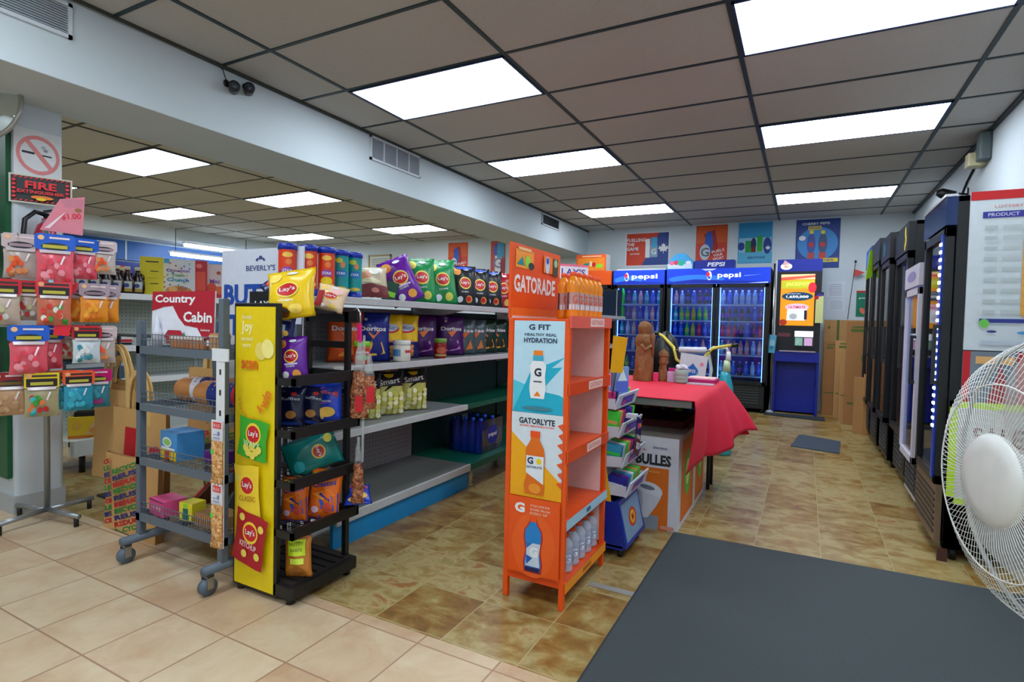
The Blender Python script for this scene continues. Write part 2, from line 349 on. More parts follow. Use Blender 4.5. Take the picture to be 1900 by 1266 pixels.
# ---- posters on the back wall
def poster(name, x0, z0, W, H, items, base, label, cat='poster', y=6.6, rnd_=0, face='F'):
    b = MB(); b.box(x0, x0+W, y-.004, y, z0, z0+H, base); b.art(FR(x0, z0, W, H, y-.004), items, W, H, .001, .0006)
    return tag(b.build(name), label, cat)
MAPLE = [(0, -.5), (.04, -.2), (.3, -.26), (.24, -.12), (.46, .04), (.36, .08), (.4, .24), (.24, .2), (.14, .16), (.18, .42), (.08, .34), (0, .52)]
def leaf(cx, cy, sx, sy, mat): return ('p', [(cx+x*sx, cy+y*sy) for x, y in MAPLE] + [(cx-x*sx, cy+y*sy) for x, y in MAPLE[::-1][1:-1]], mat)
bolt = lambda cx, cy, sx, sy, mat: ('p', [(cx+.15*sx, cy+.5*sy), (cx-.3*sx, cy-.05*sy), (cx-.02*sx, cy-.05*sy), (cx-.15*sx, cy-.5*sy), (cx+.3*sx, cy+.1*sy), (cx+.03*sx, cy+.1*sy)], mat)
DBL = C(18, 60, 140); SKY = C(70, 170, 215); ROR = C(215, 60, 20)
poster('wall_poster', .2, 2.08, .71, .54, [('r', .03, .03, .97, .97, ROR), ('p', [(.76, .97), (.97, .97), (.97, .03), (.38, .03), (.5, .3)], DBL), ('t', 'FUELLING', .25, .78, .1, WH, .42), ('t', 'THE', .12, .65, .09, WH), ('t', 'GAME', .17, .52, .1, WH), ('t', 'GATORADE', .22, .37, .04, WH),
    ('r', .46, .25, .56, .8, WH), ('r', .57, .26, .73, .62, C(140, 170, 190)), ('r', .58, .55, .72, .84, CYA), ('t', 'G', .65, .42, .16, WH), leaf(.86, .5, .26, .32, WH)], WH, 'wide orange and blue sports poster with a white leaf above the single-door cooler')
def gposter(x0, z0, W, H, label):
    poster('wall_poster', x0, z0, W, H, [('r', .02, .02, .98, .98, ROR), ('r', .02, .6, .98, .98, C(225, 90, 20)), ('p', [(.25, .8), (.6, .9), (.72, .5), (.5, .3)], C(170, 25, 25)), ('e', .42, .62, .13, .26, C(25, 90, 190)), ('e', .3, .4, .17, .18, C(200, 210, 220)),
        ('t', 'G', .3, .4, .2, C(90, 100, 110)), ('t', 'FUELS', .72, .42, .06, WH, .4, 12), ('t', 'YOUR', .72, .33, .06, WH, .3, 12), ('t', 'SPORT', .74, .25, .06, WH, .36, 12), ('r', .3, .02, .45, .16, C(230, 60, 60)), leaf(.48, .1, .25, .16, WH)], ROR, label)
gposter(1.3, 2.0, .45, .67, 'orange bottle poster over the gap between the two drink coolers')
gposter(-3.26, 1.95, .44, .67, 'orange bottle poster farthest along the back wall from the coolers')
poster('wall_poster', -2.32, 1.95, .3, .66, [('r', 0, 0, 1, 1, C(200, 70, 60)), ('e', .5, .75, .3, .2, BLU), ('r', .3, .15, .75, .6, WH), ('t', 'G', .5, .4, .3, C(120, 140, 170)), ('r', .7, 0, 1, .5, C(160, 40, 60)), ('r', .45, .55, .95, .95, CYA)], ROR, 'narrow red and blue bottle poster partly behind the orange rack sign')
poster('wall_poster', 1.9, 2.08, .46, .6, [('r', .03, .6, .97, .97, C(40, 150, 200)), ('r', .03, .25, .97, .62, C(150, 200, 225)), ('r', .03, .03, .97, .27, C(90, 180, 215)), ('r', .22, .27, .42, .55, C(30, 150, 60)), ('r', .56, .28, .72, .66, C(40, 170, 60)), ('e', .46, .45, .08, .17, NAVY), ('r', .4, .27, .53, .4, C(110, 20, 25)), ('e', .86, .42, .12, .2, DBL),
    leaf(.88, .36, .16, .12, WH), ('t', 'RECYCLE', .55, .14, .05, DBL, .5), ('e', .1, .42, .1, .1, DBL)], SKY, 'light blue poster of assorted bottles above the double-door cooler')
poster('wall_poster', 2.66, 1.99, .54, .68, [('r', .0, 0, 1, 1, DBL), ('e', .5, .5, .46, .34, C(50, 140, 210)), ('t', 'CHERRY PEPSI', .45, .91, .05, WH, .62), ('r', .28, .78, .58, .86, C(220, 200, 60)), ('t', 'ZERO SUGAR', .43, .82, .04, DBL, .26),
    ('e', .36, .5, .1, .22, C(60, 80, 160)), ('r', .28, .13, .44, .32, C(190, 70, 60)), ('e', .36, .48, .06, .05, RED), ('e', .36, .74, .05, .04, YEL), ('e', .62, .5, .1, .22, C(60, 80, 120)), ('r', .54, .13, .7, .32, C(200, 60, 50)), ('e', .62, .48, .06, .05, RED), ('e', .62, .73, .05, .04, YEL),
    ('r', .58, .12, .97, .2, YEL), ('t', 'NEW', .78, .16, .05, DBL), ('e', .15, .62, .08, .05, WH)], DBL, 'dark blue poster of two cola bottles over the lottery terminal')
t = thing('picture_frame', 'gold framed certificate on the back wall behind the chips', 'picture', (-4.95, 6.6, 2.1))
b = MB()
for q in ((-.3, .3, 0, .03), (-.3, .3, .33, .36), (-.3, -.27, 0, .36), (.27, .3, 0, .36)): b.box(q[0], q[1], -.02, 0, q[2], q[3], C(150, 125, 60, .4))
b.build('frame', t)
b = MB(); b.box(-.27, .27, -.008, -.001, .03, .33, C(210, 212, 195)); b.art(FR(-.27, .03, .54, .3, -.008), [('r', .1, .2+.12*i, .9, .24+.12*i, C(120, 125, 120)) for i in range(6)]); b.build('certificate', t)
# papers by the boxes
for i, (x, z, W, H, l) in enumerate(((3.07, 1.58, .21, .22, 'white printed sheet taped to the wall, the upper of two'), (3.09, 1.4, .2, .16, 'white printed sheet taped to the wall, the lower of two'))):
    poster('paper_sheet', x, z, W, H, [('r', .12, .14+.13*k, .85, .17+.13*k, C(160, 165, 175)) for k in range(6)], C(222, 228, 235), l, 'paper')
poster('bag_display', 3.42, 1.32, .14, .4, [('r', 0, 0, 1, .82, C(8, 120, 88)), ('e', .55, .2, .2, .12, C(230, 120, 90), 30), ('t', 'green', .5, .62, .06, WH, .6), ('r', 0, .82, 1, .88, RED)], C(215, 220, 215), 'green card with a curled shape pinned above the cardboard', 'card')
t = thing('pennant', 'small red pennant on a thin leaning stick by the cardboard', 'flag', (3.37, 6.45, 1.28))
b = MB(); b.tube([(-.05, 0, 0), (.02, .08, .78)], .004, DK, 6); b.lathe([(0, .76), (.014, .77), (.014, .79), (0, .8)], BK, 8, c=(.02, .08, 0)); b.build('stick', t)
b = MB(); b.prism([(.01, .68), (.13, .63), (.0, .57)], .07, .074, C(210, 70, 60), ax='y'); b.build('cloth', t)

# ---- far-left wall : illuminated cooler headers, tubes
BP = C(20, 90, 165, .35)
for i, (y0, y1, l) in enumerate(((1.2, 2.3, 'dark blue sign panel under the soffit, nearest the column'), (2.33, 3.25, 'blue sign panel under the soffit, second from the column'), (3.28, 5.1, 'bright blue sign panel under the soffit, beside the bright tubes'))):
    b = MB(); b.box(-7.9, -7.84, y0, y1, 2.08, 2.42, BP if i else C(16, 60, 110, .4)); b.box(-7.9, -7.83, y1, y1+.03, 2.08, 2.42, C(190, 200, 205))
    if i == 0: b.art(SX(y0, 2.08, y1-y0, .34, -7.84), [('r', .7, .5, .72, .8, WH), ('r', .85, .2, .87, .55, WH), ('r', .74, .2, .87, .26, WH)], 1, .34)
    tag(b.build('sign_panel'), l, 'sign')
b = MB(); b.box(-7.9, -7.82, 2.9, 3.66, 1.6, 2.05, C(14, 44, 130, .35)); b.art(SX(2.9, 1.6, .76, .45, -7.82), [('e', .38, .5, .22, .34, C(190, 25, 40)), ('p', [(.15, .5), (.3, .58), (.45, .5), (.61, .42), (.6, .3), (.16, .3)], WH), ('p', [(.18, .36), (.35, .42), (.56, .3), (.45, .17), (.28, .17)], C(20, 60, 150))], .76, .45)
tag(b.build('cooler_sign'), 'blue sign with a red and white globe behind the syrup bottles', 'sign')
b = MB(); b.box(-7.9, -7.3, 1.5, 5.6, 0, 1.58, C(60, 70, 80)); b.box(-7.3, -7.28, 1.5, 5.6, .1, 1.5, C(30, 44, 60, .2)); tag(b.build('wall_cooler'), 'long dark wall cooler beneath the blue sign panels', 'cooler')
for i, (y0, y1, x, z, l) in enumerate(((3.9, 5.6, -7.2, 2.40, 'upper bright tube light beyond the beam, close under the soffit'), (3.6, 5.2, -7.1, 2.2, 'lower bright tube light beyond the beam, above the cereal'))):
    t = thing('tube_light', l, 'tube light', (x, y0, z))
    b = MB(); b.box(-.05, .05, 0, y1-y0, .03, .06, WH); b.build('housing', t)
    b = MB(); b.tube([(0, .02, 0), (0, y1-y0-.02, 0)], .028, EM(225, 240, 255, 14), 10); b.build('tube', t)
    b = MB(); b.tube([(0, .1, .06), (0, .1, CZ-.03-z if i else .045)], .006, DK, 6); b.tube([(0, y1-y0-.1, .06), (0, y1-y0-.1, CZ-z-.03 if i else .045)], .006, DK, 6); b.build('hanger', t)
b = MB(); b.box(-7.2, -7.0, 4.3, 5.7, 0, 2.1, C(70, 80, 84)); b.box(-7.0, -6.99, 5.55, 5.65, .1, 2.1, NAVY); tag(b.build('dark_cabinet'), 'dark framed glass cabinet behind the cereal boxes', 'cabinet')
# ================================================================ packets, cans, bottles
def bagS(w, h, d, rip=0.0, seed=0, side=-1):
    ph = seed*1.7
    def S(u, v, k):
        e = 1-abs(2*u-1)**2.2; q = min(1, max(0, (v-.05)/.9)); g = max(0, 1-abs(2*q-1)**3.2)
        B = (max(0, e)**.6)*(g**.6) if .05 < v < .95 else 0
        pinch = 1-.07*g
        wr = .006*math.sin(9*u+ph+6*v)*g*math.sin(PI*u) + .004*math.sin(23*v+ph*2)*(1-g)*1.0 + .003*math.sin(31*u+ph)*(1-B)
        return Vector(((u-.5)*w*pinch, side*(d/2*B+k) + wr, v*h))
    return S
_BG = {}
def bag_mesh(key, w, h, d, base, art, seed=0, bands=()):
    if key in _BG: return _BG[key]
    b = MB(); nx, ny = 12, 18
    for side in (-1, 1):
        S = bagS(w, h, d, 0, seed, side)
        for j in range(ny):
            v = (j+.5)/ny; mt = base
            for v0, v1, mm in bands:
                if v0 <= v < v1: mt = mm
            for i in range(nx):
                pts = [S((i+a)/nx, (j+c)/ny, 0) for a, c in ((0, 0), (1, 0), (1, 1), (0, 1))]
                if side > 0: pts = pts[::-1]
                b.face(pts, mt, False)
    b.art(bagS(w, h, d, 0, seed, -1), art, w, h, .0028, .0006, fine=.07)
    me = b.data(key)
    bm = bmesh.new(); bm.from_mesh(me); bmesh.ops.remove_doubles(bm, verts=bm.verts, dist=.0001)
    bm.to_mesh(me); bm.free()
    for p in me.polygons: p.use_smooth = True
    _BG[key] = me; return me
g = .28
fP = C(100, 20, 150, g); fPd = C(66, 14, 96, g); fG = C(8, 140, 72, g); fK = C(30, 32, 38, g); fY = C(240, 200, 10, g); fN = C(12, 28, 100, g); fB = C(20, 60, 190, g); fT = C(8, 120, 115, g); fO = C(235, 110, 20, g)
fR = C(175, 20, 32, g); fW = C(225, 222, 210, g); fDG = C(6, 50, 34, g); fGy = C(70, 92, 98, g); fSil = C(170, 176, 182, .25, .6)
def lays(base, key, chips=CHIP, seed=0, w=.2, h=.29, d=.075, extra=()):
    A = [('e', .22, .84, .15, .1, chips, 20), ('e', .52, .55, .25, .155, YEL2), ('e', .52, .55, .22, .125, C(205, 35, 40, .4)), ('t', "Lay's", .52, .555, .1, WH, .36), ('e', .58, .9, .12, .035, C(225, 235, 245, .3)),
         ('e', .68, .16, .14, .09, chips), ('e', .32, .15, .11, .075, WH), ('t', 'CHIPS', .5, .33, .035, WH, .3)] + list(extra)
    return bag_mesh(key, w, h, d, base, A, seed)
B_purple = lays(fP, 'lays_purple', C(245, 170, 70), 1, extra=[('e', .2, .8, .12, .05, ORG2), ('r', .3, .36, .75, .4, C(215, 190, 235))])
B_green = lays(fG, 'lays_green', C(225, 215, 90), 2)
B_dark = lays(fK, 'lays_dark', C(225, 150, 60), 3, w=.19, extra=[('e', .5, .93, .34, .04, BLU), ('e', .66, .16, .1, .06, RED)])
B_yellow = lays(fY, 'lays_yellow', C(250, 215, 90), 4, w=.22, h=.3, extra=[('e', .4, .12, .15, .09, C(130, 80, 30))])
B_red = lays(fR, 'lays_red', C(240, 190, 90), 5, w=.17)
B_pink = lays(C(235, 205, 170, g), 'lays_pale', C(240, 210, 120), 6, w=.2, h=.26, extra=[('r', .05, .1, .3, .7, C(170, 25, 35)), ('e', .7, .75, .2, .12, C(240, 190, 190))])
def dor(base, key, tri, seed, top=None, txt='Doritos'):
    return bag_mesh(key, .21, .29, .07, base, [('p', [(.3, .1), (.45, .42), (.62, .12)], tri), ('p', [(.55, .12), (.75, .4), (.86, .16)], tri), ('p', [(.35, .58), (.5, .45), (.72, .62)], C(225, 120, 50)), ('t', txt, .5, .66, .1, C(225, 225, 230), .78, 0, .03), ('e', .3, .85, .05, .03, C(200, 205, 215))], seed)
B_dor_o = dor(C(215, 80, 15, g), 'dor_orange', C(240, 140, 40), 1); B_dor_b = dor(C(12, 34, 130, g), 'dor_blue', C(240, 195, 70), 2)
B_dor_p = dor(fPd, 'dor_purple', C(190, 130, 200), 3); B_dor_g = dor(fGy, 'dor_grey', C(220, 130, 50), 4, txt='Miss'); B_dor_d = dor(fDG, 'dor_dark', C(225, 150, 60), 5, txt='Vickies')
B_tost = bag_mesh('tostitos', .19, .29, .07, fY, [('r', .0, .0, 1, .38, fN), ('e', .5, .68, .36, .11, C(200, 30, 35)), ('e', .5, .7, .33, .085, C(190, 200, 215)), ('t', 'Tostitos', .5, .7, .1, C(60, 80, 150), .6), ('t', 'bites', .62, .4, .07, PNK, .4)] +
                  [('e', .25+.16*(i % 4), .08+.09*(i//4), .08, .045, C(225, 150, 80) if i % 2 else C(240, 185, 110), 20*i) for i in range(12)], 6)
B_smart = bag_mesh('smartfood', .2, .27, .075, C(205, 205, 110, g), [('r', .0, .66, 1, 1, fK), ('p', [(0, .66), (.35, .55), (.7, .7), (1, .74), (1, .8), (0, .8)], fK), ('e', .5, .93, .16, .08, C(240, 190, 30)), ('t', 'Smart', .5, .77, .13, WH, .7, 8)] +
                   [('e', .1+.2*(i % 5), .08+.1*(i//5), .09, .055, (C(235, 232, 150), C(250, 245, 200), C(215, 210, 100))[i % 3], 30*i) for i in range(25)], 7)
B_ruff = bag_mesh('ruffles', .2, .28, .07, fB, [('p', [(.08, .82), (.5, .9), (.92, .76), (.92, .62), (.5, .76), (.08, .68)], C(225, 60, 70)), ('t', 'Ruffles', .5, .77, .1, C(240, 120, 140), .72, -8), ('p', [(.2, .52), (.85, .6), (.8, .48), (.25, .44)], C(120, 70, 190)), ('e', .6, .26, .26, .13, C(240, 190, 80)), ('e', .32, .13, .2, .07, C(240, 200, 110)), ('t', 'ALL DRESSED', .5, .54, .045, WH, .5, -5)], 8)
B_dkruff = bag_mesh('dark_navy', .19, .27, .06, C(10, 20, 60, g), [('e', .55, .3, .2, .1, C(190, 130, 60)), ('e', .62, .82, .1, .05, RED), ('t', 'Ruffles', .5, .7, .08, C(200, 205, 220), .7), ('r', .15, .05, .8, .12, C(20, 60, 160))], 9)
B_navy = bag_mesh('navy', .2, .26, .06, fN, [('t', 'Ruffles', .5, .78, .09, C(200, 205, 220), .7), ('e', .4, .86, .12, .06, C(230, 80, 60)), ('r', .45, .1, .6, .6, C(190, 205, 230)), ('e', .65, .3, .14, .1, CHIP)], 10)
B_teal = bag_mesh('teal', .21, .28, .085, fT, [('e', .5, .62, .2, .13, C(235, 200, 80)), ('e', .5, .62, .16, .1, C(200, 60, 60)), ('t', "Lay's", .5, .62, .08, WH, .28), ('e', .25, .86, .12, .08, C(225, 220, 90)), ('e', .7, .2, .16, .1, C(30, 160, 170))], 11)
B_chee = bag_mesh('orange_blue', .2, .3, .08, fO, [('p', [(0.03, 0), (.97, 0), (.97, .55), (.7, .42), (.4, .55), (0.03, .42)], C(20, 60, 170, g)), ('p', [(.2, .1), (.45, .45), (.6, .3), (.8, .5), (.9, .2), (.5, .05)], C(60, 100, 210, g)), ('p', [(.3, .05), (.5, .3), (.62, .28), (.42, .02)], C(220, 90, 110)), ('t', 'Cheetos', .5, .72, .12, C(20, 50, 150), .75, 12), ('p', [(.15, .5), (.7, .62), (.9, .5), (.5, .4)], C(255, 150, 40)), ('e', .25, .88, .14, .05, YEL), ('e', .7, .25, .16, .1, C(220, 80, 60)), ('e', .3, .2, .12, .07, C(235, 200, 220)), ('e', .5, .9, .2, .04, C(250, 180, 60))], 12)
B_nut = bag_mesh('orange_label', .16, .24, .045, C(190, 118, 40, g), [('r', .2, .52, .85, .9, C(200, 225, 40)), ('t', 'NUTTY', .52, .8, .08, C(120, 130, 30), .5), ('t', 'BARN', .52, .66, .08, C(120, 130, 30), .4), ('r', .28, .32, .8, .46, C(215, 235, 80)), ('e', .5, .15, .3, .1, C(160, 96, 34))], 13)
B_jerky = bag_mesh('jerky', .2, .22, .07, C(190, 178, 150, .25), [('r', 0, 0, 1, .32, C(105, 18, 22)), ('e', .35, .6, .22, .12, C(180, 120, 80), 30), ('e', .6, .75, .16, .1, C(235, 235, 225)), ('e', .5, .42, .3, .08, C(200, 190, 150)), ('e', .6, .15, .12, .06, C(200, 120, 110))], 14)

def can(base, key, art):
    R, H = .044, .25
    b = MB(); b.lathe([(R*.96, .0), (R, .006), (R, .035)], C(14, 50, 165, .3), 24); bo = b
    b2 = MB(); b2.lathe([(R-.002, .034), (R-.002, H-.03)], base, 24, cap=False); b2.art(cyl(R-.002, .034, H-.064), art, 2*R*1.5, H-.064, .0008, .0004, .06)
    b3 = MB(); b3.lathe([(R-.003, H-.031), (R+.002, H-.03), (R+.002, H-.004), (R-.004, H), (R-.012, H-.002), (0, H-.002)], C(14, 50, 165, .3), 24, cap=False)
    return bo.data(key+'_foot'), b2.data(key+'_body'), b3.data(key+'_lid')
can_o = can(C(228, 66, 24, .3), 'orange', [('e', .5, .86, .17, .07, CHIP), ('e', .54, .68, .1, .08, C(235, 130, 60)), ('e', .5, .45, .2, .1, C(150, 70, 160)), ('t', 'STAX', .5, .45, .07, WH, .3), ('e', .5, .24, .2, .11, YEL), ('e', .66, .12, .1, .06, C(250, 190, 80))])
can_t = can(C(14, 150, 150, .3), 'teal', [('e', .42, .86, .14, .07, C(200, 205, 60)), ('e', .56, .74, .09, .09, C(215, 140, 80)), ('e', .5, .5, .22, .1, C(24, 110, 190)), ('t', 'STAX', .5, .5, .07, WH, .3), ('e', .5, .08, .22, .05, C(215, 190, 70))])
def put_can(parts, loc, label, rz):
    t = thing('chip_canister', label, 'canister', loc, rz, 'chip canisters on the top snack shelf')
    for me, n in zip(parts, ('base', 'body', 'lid')):
        o = bpy.data.objects.new(n, me); COL.objects.link(o); o.parent = t
    return t
# bottles
def bottle_parts(key, R, H, liquid, cap, label, kind='sport'):
    prof = [(R*.82, 0), (R, .02*H), (R, .1*H), (R*.93, .14*H), (R, .2*H), (R, .55*H), (R*.92, .6*H), (R, .66*H), (R*.96, .74*H), (R*.6, .86*H), (R*.42, .9*H), (R*.4, .93*H)]
    b = MB(); b.lathe(prof, liquid, 16)
    l = MB(); l.lathe([(R*1.015, .2*H), (R*1.015, .56*H)], label[0], 16, cap=False)
    if len(label) > 1: l.art(cyl(R*1.015, .2*H, .36*H, PI*.9), label[1], 2*R*1.3, .36*H, .0006, .0004, .2)
    c = MB(); c.lathe([(R*.47, .915*H), (R*.49, .92*H), (R*.49, .985*H), (R*.4, H), (0, H)], cap, 14, cap=False)
    return b.data(key+'_body'), l.data(key+'_label'), c.data(key+'_cap')
def small_bottle(key, R, H, liquid, cap, label):
    b = MB(); b.lathe([(R*.85, 0), (R, .03*H), (R, .3*H)], liquid, 10); b.lathe([(R*1.01, .28*H), (R*1.01, .55*H)], label, 10, cap=False)
    b.lathe([(R, .3*H), (R, .62*H), (R*.75, .76*H), (R*.4, .88*H), (R*.36, .92*H)], liquid, 10); b.lathe([(R*.45, .9*H), (R*.45, H), (0, H)], cap, 8, cap=False)
    return b.data(key)
def put_parts(parts, names, nm, loc, label, cat, rz, group):
    t = thing(nm, label, cat, loc, rz, group)
    for me, n in zip(parts, names):
        o = bpy.data.objects.new(n, me); COL.objects.link(o); o.parent = t
    return t

# ================================================================ LONG SNACK GONDOLA
GM = C(150, 156, 158, .45); GD = C(112, 116, 112, .4); GE = C(190, 196, 198, .4); TG = C(8, 96, 74, .35); TGD = C(5, 56, 48, .4); BKICK = C(14, 140, 205, .35)
def peg(mb, x, y0, y1, z0, z1, base, dot):
    mb.box(x-.015, x, y0, y1, z0, z1, base)
    S = SX(y0, z0, y1-y0, z1-z0, x)
    vs = []; fs = []; y = y0+.03
    while y < y1-.02:
        z = z0+.03
        while z < z1-.02:
            n = len(vs); vs += [(x+.0008, y-.004, z-.004), (x+.0008, y+.004, z-.004), (x+.0008, y+.004, z+.004), (x+.0008, y-.004, z+.004)]; fs.append((n, n+1, n+2, n+3)); z += .03
        y += .03
    mb.mesh(vs, fs, dot)
BX = .35; FX = .81
for i in range(4):
    y0 = -.28+1.22*i; y1 = y0+1.216; grn = i in (1, 2); col_ = TG if grn else GD
    t = thing('gondola_shelving', ('grey snack gondola section with blue kick plate behind the black chip rack', 'green snack gondola section joined beyond the grey one', 'green gondola section hidden past the orange rack', 'pale gondola section at the far end by the coolers')[i], 'shelving', (0, 0, 0), 0, 'snack gondola sections end to end')
    b = MB()
    if grn: b.box(BX-.015, BX, y0, y1, .12, 1.2, C(5, 62, 52, .5))
    else: peg(b, BX, y0, y1, .12, 1.2, C(150, 156, 160, .6), C(90, 96, 100))
    b.build('back_panel', t)
    b = MB(); um = TGD if grn else C(170, 175, 178, .4)
    b.box(BX-.03, BX+.01, y0, y0+.03, 0, 1.23, um); b.box(BX-.03, BX+.01, y1-.03, y1, 0, 1.23, um) if i == 3 else None; b.build('upright', t)
    b = MB(); zt = .165 if not grn else .165
    b.box(BX, FX+.03, y0, y1, zt-.035, zt, col_); b.box(FX+.03, FX+.045, y0, y1, zt-.045, zt+.002, GE if not grn else TG); b.build('base_deck', t, bevel=.004)
    if not grn: b = MB(); b.box(FX-.0, FX+.02, y0, y1, 0, .128, BKICK); b.build('kick_plate', t)
    else:
        for yy in (y0+.06, y1-.06): b = MB(); b.tube([(FX, yy, 0), (FX, yy, .13)], .018, C(190, 180, 150, .4)); b.lathe([(.026, 0), (.026, .01)], C(190, 180, 150), 12, c=(FX, yy, 0)); b.build('leg', t)
    zs = (.565, .89, 1.235) if i != 1 else (.53, .89, 1.235)
    for k, z in enumerate(zs):
        cm = TG if (grn and k == 0) else GM; em_ = TG if (grn and k == 0) else GE
        fx = FX if not (grn and k == 0) else .68
        b = MB(); b.box(BX, fx-.012, y0, y1, z-.018, z, cm); b.box(fx-.012, fx+.012, y0, y1, z-.032, z+.004, em_)
        for yy in (y0+.01, y1-.012): b.prism([(BX, z-.11), (fx-.03, z-.03), (fx-.03, z-.018), (BX, z-.018)], yy-.002, yy+.002, em_, ax='y')
        b.build('shelf', t, bevel=.003)
# blue trim strip under the second shelf is left plain; items on the shelves
R35 = math.radians(50)
ZT = 1.24
for i, (y, x) in enumerate(((-.345, .57), (-.265, .625), (-.172, .65))):
    put_can(can_o, (x, y, ZT), 'orange chip canister with a dark blue lid, ' + ('nearest the teal ones', 'middle of the three', 'farthest from the teal ones')[2-i], R35)
for i, y in enumerate((-.065, .035)): put_can(can_t, (.64, y, ZT), 'teal chip canister with a dark blue lid, ' + ('next to the orange ones', 'next to the pile of clear packets')[i], R35)
GS = 'chip bags on the top snack shelf'
put(B_jerky, 'snack_packet', 'clear and dark red snack packet slumped beside the teal canisters', 'packet', (.62, .2, ZT+.015), (-.55, .0, R35))
b = MB(); b.rbox(-.04, .04, -.02, .02, 0, .12, .01, DGN); b.box(-.03, .03, -.021, -.02, .03, .06, LIM); tag(b.build('green_packet', loc=(.6, .36, ZT), rot=(0, .25, R35)), 'small dark green packet leaning behind the purple bag', 'packet')
put(B_purple, 'chip_bag', 'purple chip bag leaning over on the top snack shelf', 'chip bag', (.66, .5, ZT), (-.1, -.42, R35-.1), GS)
put(B_green, 'chip_bag', 'green chip bag on the top shelf, beside the leaning purple bag', 'chip bag', (.66, .62, ZT), (-.15, -.06, R35), GS)
put(B_green, 'chip_bag', 'green chip bag on the top shelf, set back between the two front green ones', 'chip bag', (.5, .72, ZT), (-.1, 0, R35), GS)
put(B_green, 'chip_bag', 'green chip bag on the top shelf, beside the black bags', 'chip bag', (.66, .86, ZT), (-.15, -.1, R35), GS, 1.05)
for i, y in enumerate((1.09, 1.29, 1.48)): put(B_dark, 'chip_bag', 'black chip bag with blue top, ' + ('next to the green bags', 'middle of the three black ones', 'next to the red bag')[i], 'chip bag', (.67, y, ZT), (-.12, .0, R35), GS)
put(B_dark, 'chip_bag', 'black chip bag standing behind the other black bags', 'chip bag', (.52, 1.12, ZT), (-.1, 0, R35), GS)
put(B_red, 'chip_bag', 'red chip bag on the top shelf beside the orange rack', 'chip bag', (.67, 1.66, ZT), (-.12, 0, R35), GS)
for i, (y, bm_) in enumerate(((2.75, B_yellow), (2.95, B_dark), (3.15, B_green))): put(bm_, 'chip_bag', ('yellow', 'black', 'green')[i] + ' chip bag at the far end of the top shelf beyond the orange rack', 'chip bag', (.66, y, ZT), (-.1, 0, R35), GS)
b = MB(); b.box(-.17, .17, 0, .006, 0, .14, C(235, 225, 230)); b.art(FR(-.17, 0, .34, .14, 0), [('r', 0, .85, 1, 1, PNK), ('t', "LAY'S", .5, .45, .5, C(70, 60, 160), .8)], .34, .14); b.tube([(0, .01, -.35), (0, .01, .02)], .004, CHR)
tag(b.build('shelf_sign', loc=(.74, 3.0, 1.59), rot=(0, 0, R35)), 'small white and pink sign standing over the far chip bags', 'sign')
b = MB(); b.rbox(-.1, .1, -.1, .1, 0, .32, .01, BK); b.box(-.085, .085, -.103, -.1, .02, .3, C(14, 34, 56, .15)); b.box(-.1, -.09, -.104, -.1, 0, .32, C(150, 160, 160)); b.box(.09, .1, -.104, -.1, 0, .32, C(150, 160, 160))
tag(b.build('black_case', loc=(.7, 4.4, ZT)), 'black glass-fronted case on the far end of the gondola', 'case')
# second shelf
Z2 = .895; G2 = 'chip bags on the second snack shelf'
put(B_dor_o, 'chip_bag', 'orange chip bag on the second shelf, nearest the black chip rack', 'chip bag', (.6, .02, Z2), (-.08, 0, R35), G2, .95)
put(B_dor_b, 'chip_bag', 'royal blue tortilla chip bag on the second shelf', 'chip bag', (.68, .145, Z2), (-.08, 0, R35), G2, .95)
for i, y in enumerate((.33, .48)): put(B_tost, 'chip_bag', 'yellow and navy chip bag, the one next to the ' + ('royal blue bag', 'purple bags')[i], 'chip bag', (.64, y, Z2), (-.08, 0, R35), G2, .93)
for i, (y, x) in enumerate(((.68, .62), (.95, .66))): put(B_dor_p, 'chip_bag', 'dark purple chip bag, ' + ('behind the red salsa jar', 'beside the grey bags')[i], 'chip bag', (x, y, Z2), (-.08, 0, R35), G2, .95)
put(B_dor_p, 'chip_bag', 'dark purple chip bag set back behind the other two purple ones', 'chip bag', (.48, .82, Z2), (-.08, 0, R35), G2, .95)
for i, y in enumerate((1.12, 1.27)): put(B_dor_g, 'chip_bag', 'grey chip bag on the second shelf, next to the ' + ('purple bags', 'dark green bags')[i], 'chip bag', (.66, y, Z2), (-.08, 0, R35), G2, .88)
for i, y in enumerate((1.43, 1.6)): put(B_dor_d, 'chip_bag', 'dark green chip bag on the second shelf, ' + ('next to the grey bags', 'closest to the orange rack')[i], 'chip bag', (.66, y, Z2), (-.08, 0, R35), G2, .9)
def jar(loc, R, H, body, lid, lab, label):
    t = thing('snack_jar', label, 'jar', loc, R35)
    b = MB(); b.lathe([(R*.9, 0), (R, .006), (R, H*.72), (R*.9, H*.8)], body, 18); b.art(cyl(R, .01, H*.65), lab, 2*R*1.4, H*.65, .0008, .0005, .15); b.build('jar_body', t)
    b = MB(); b.lathe([(R*.98, H*.78), (R*1.02, H*.8), (R*1.02, H*.98), (R*.95, H), (0, H)], lid, 18, cap=False); b.build('lid', t)
jar((.77, -.035, Z2), .042, .12, C(190, 70, 30, .3), C(130, 220, 40, .4), [('r', .1, .1, .9, .8, C(200, 50, 35)), ('t', 'salsa', .5, .7, .2, WH, .5), ('e', .5, .35, .25, .2, C(150, 200, 150))], 'orange dip tub with a lime green lid beside the black chip rack')
jar((.775, .285, Z2), .05, .12, C(225, 225, 215, .4), C(225, 228, 225, .4), [('r', .05, .25, .4, .75, C(60, 130, 190)), ('r', .55, .5, .9, .7, C(200, 60, 70))], 'white dip jar with a blue label on the second snack shelf')
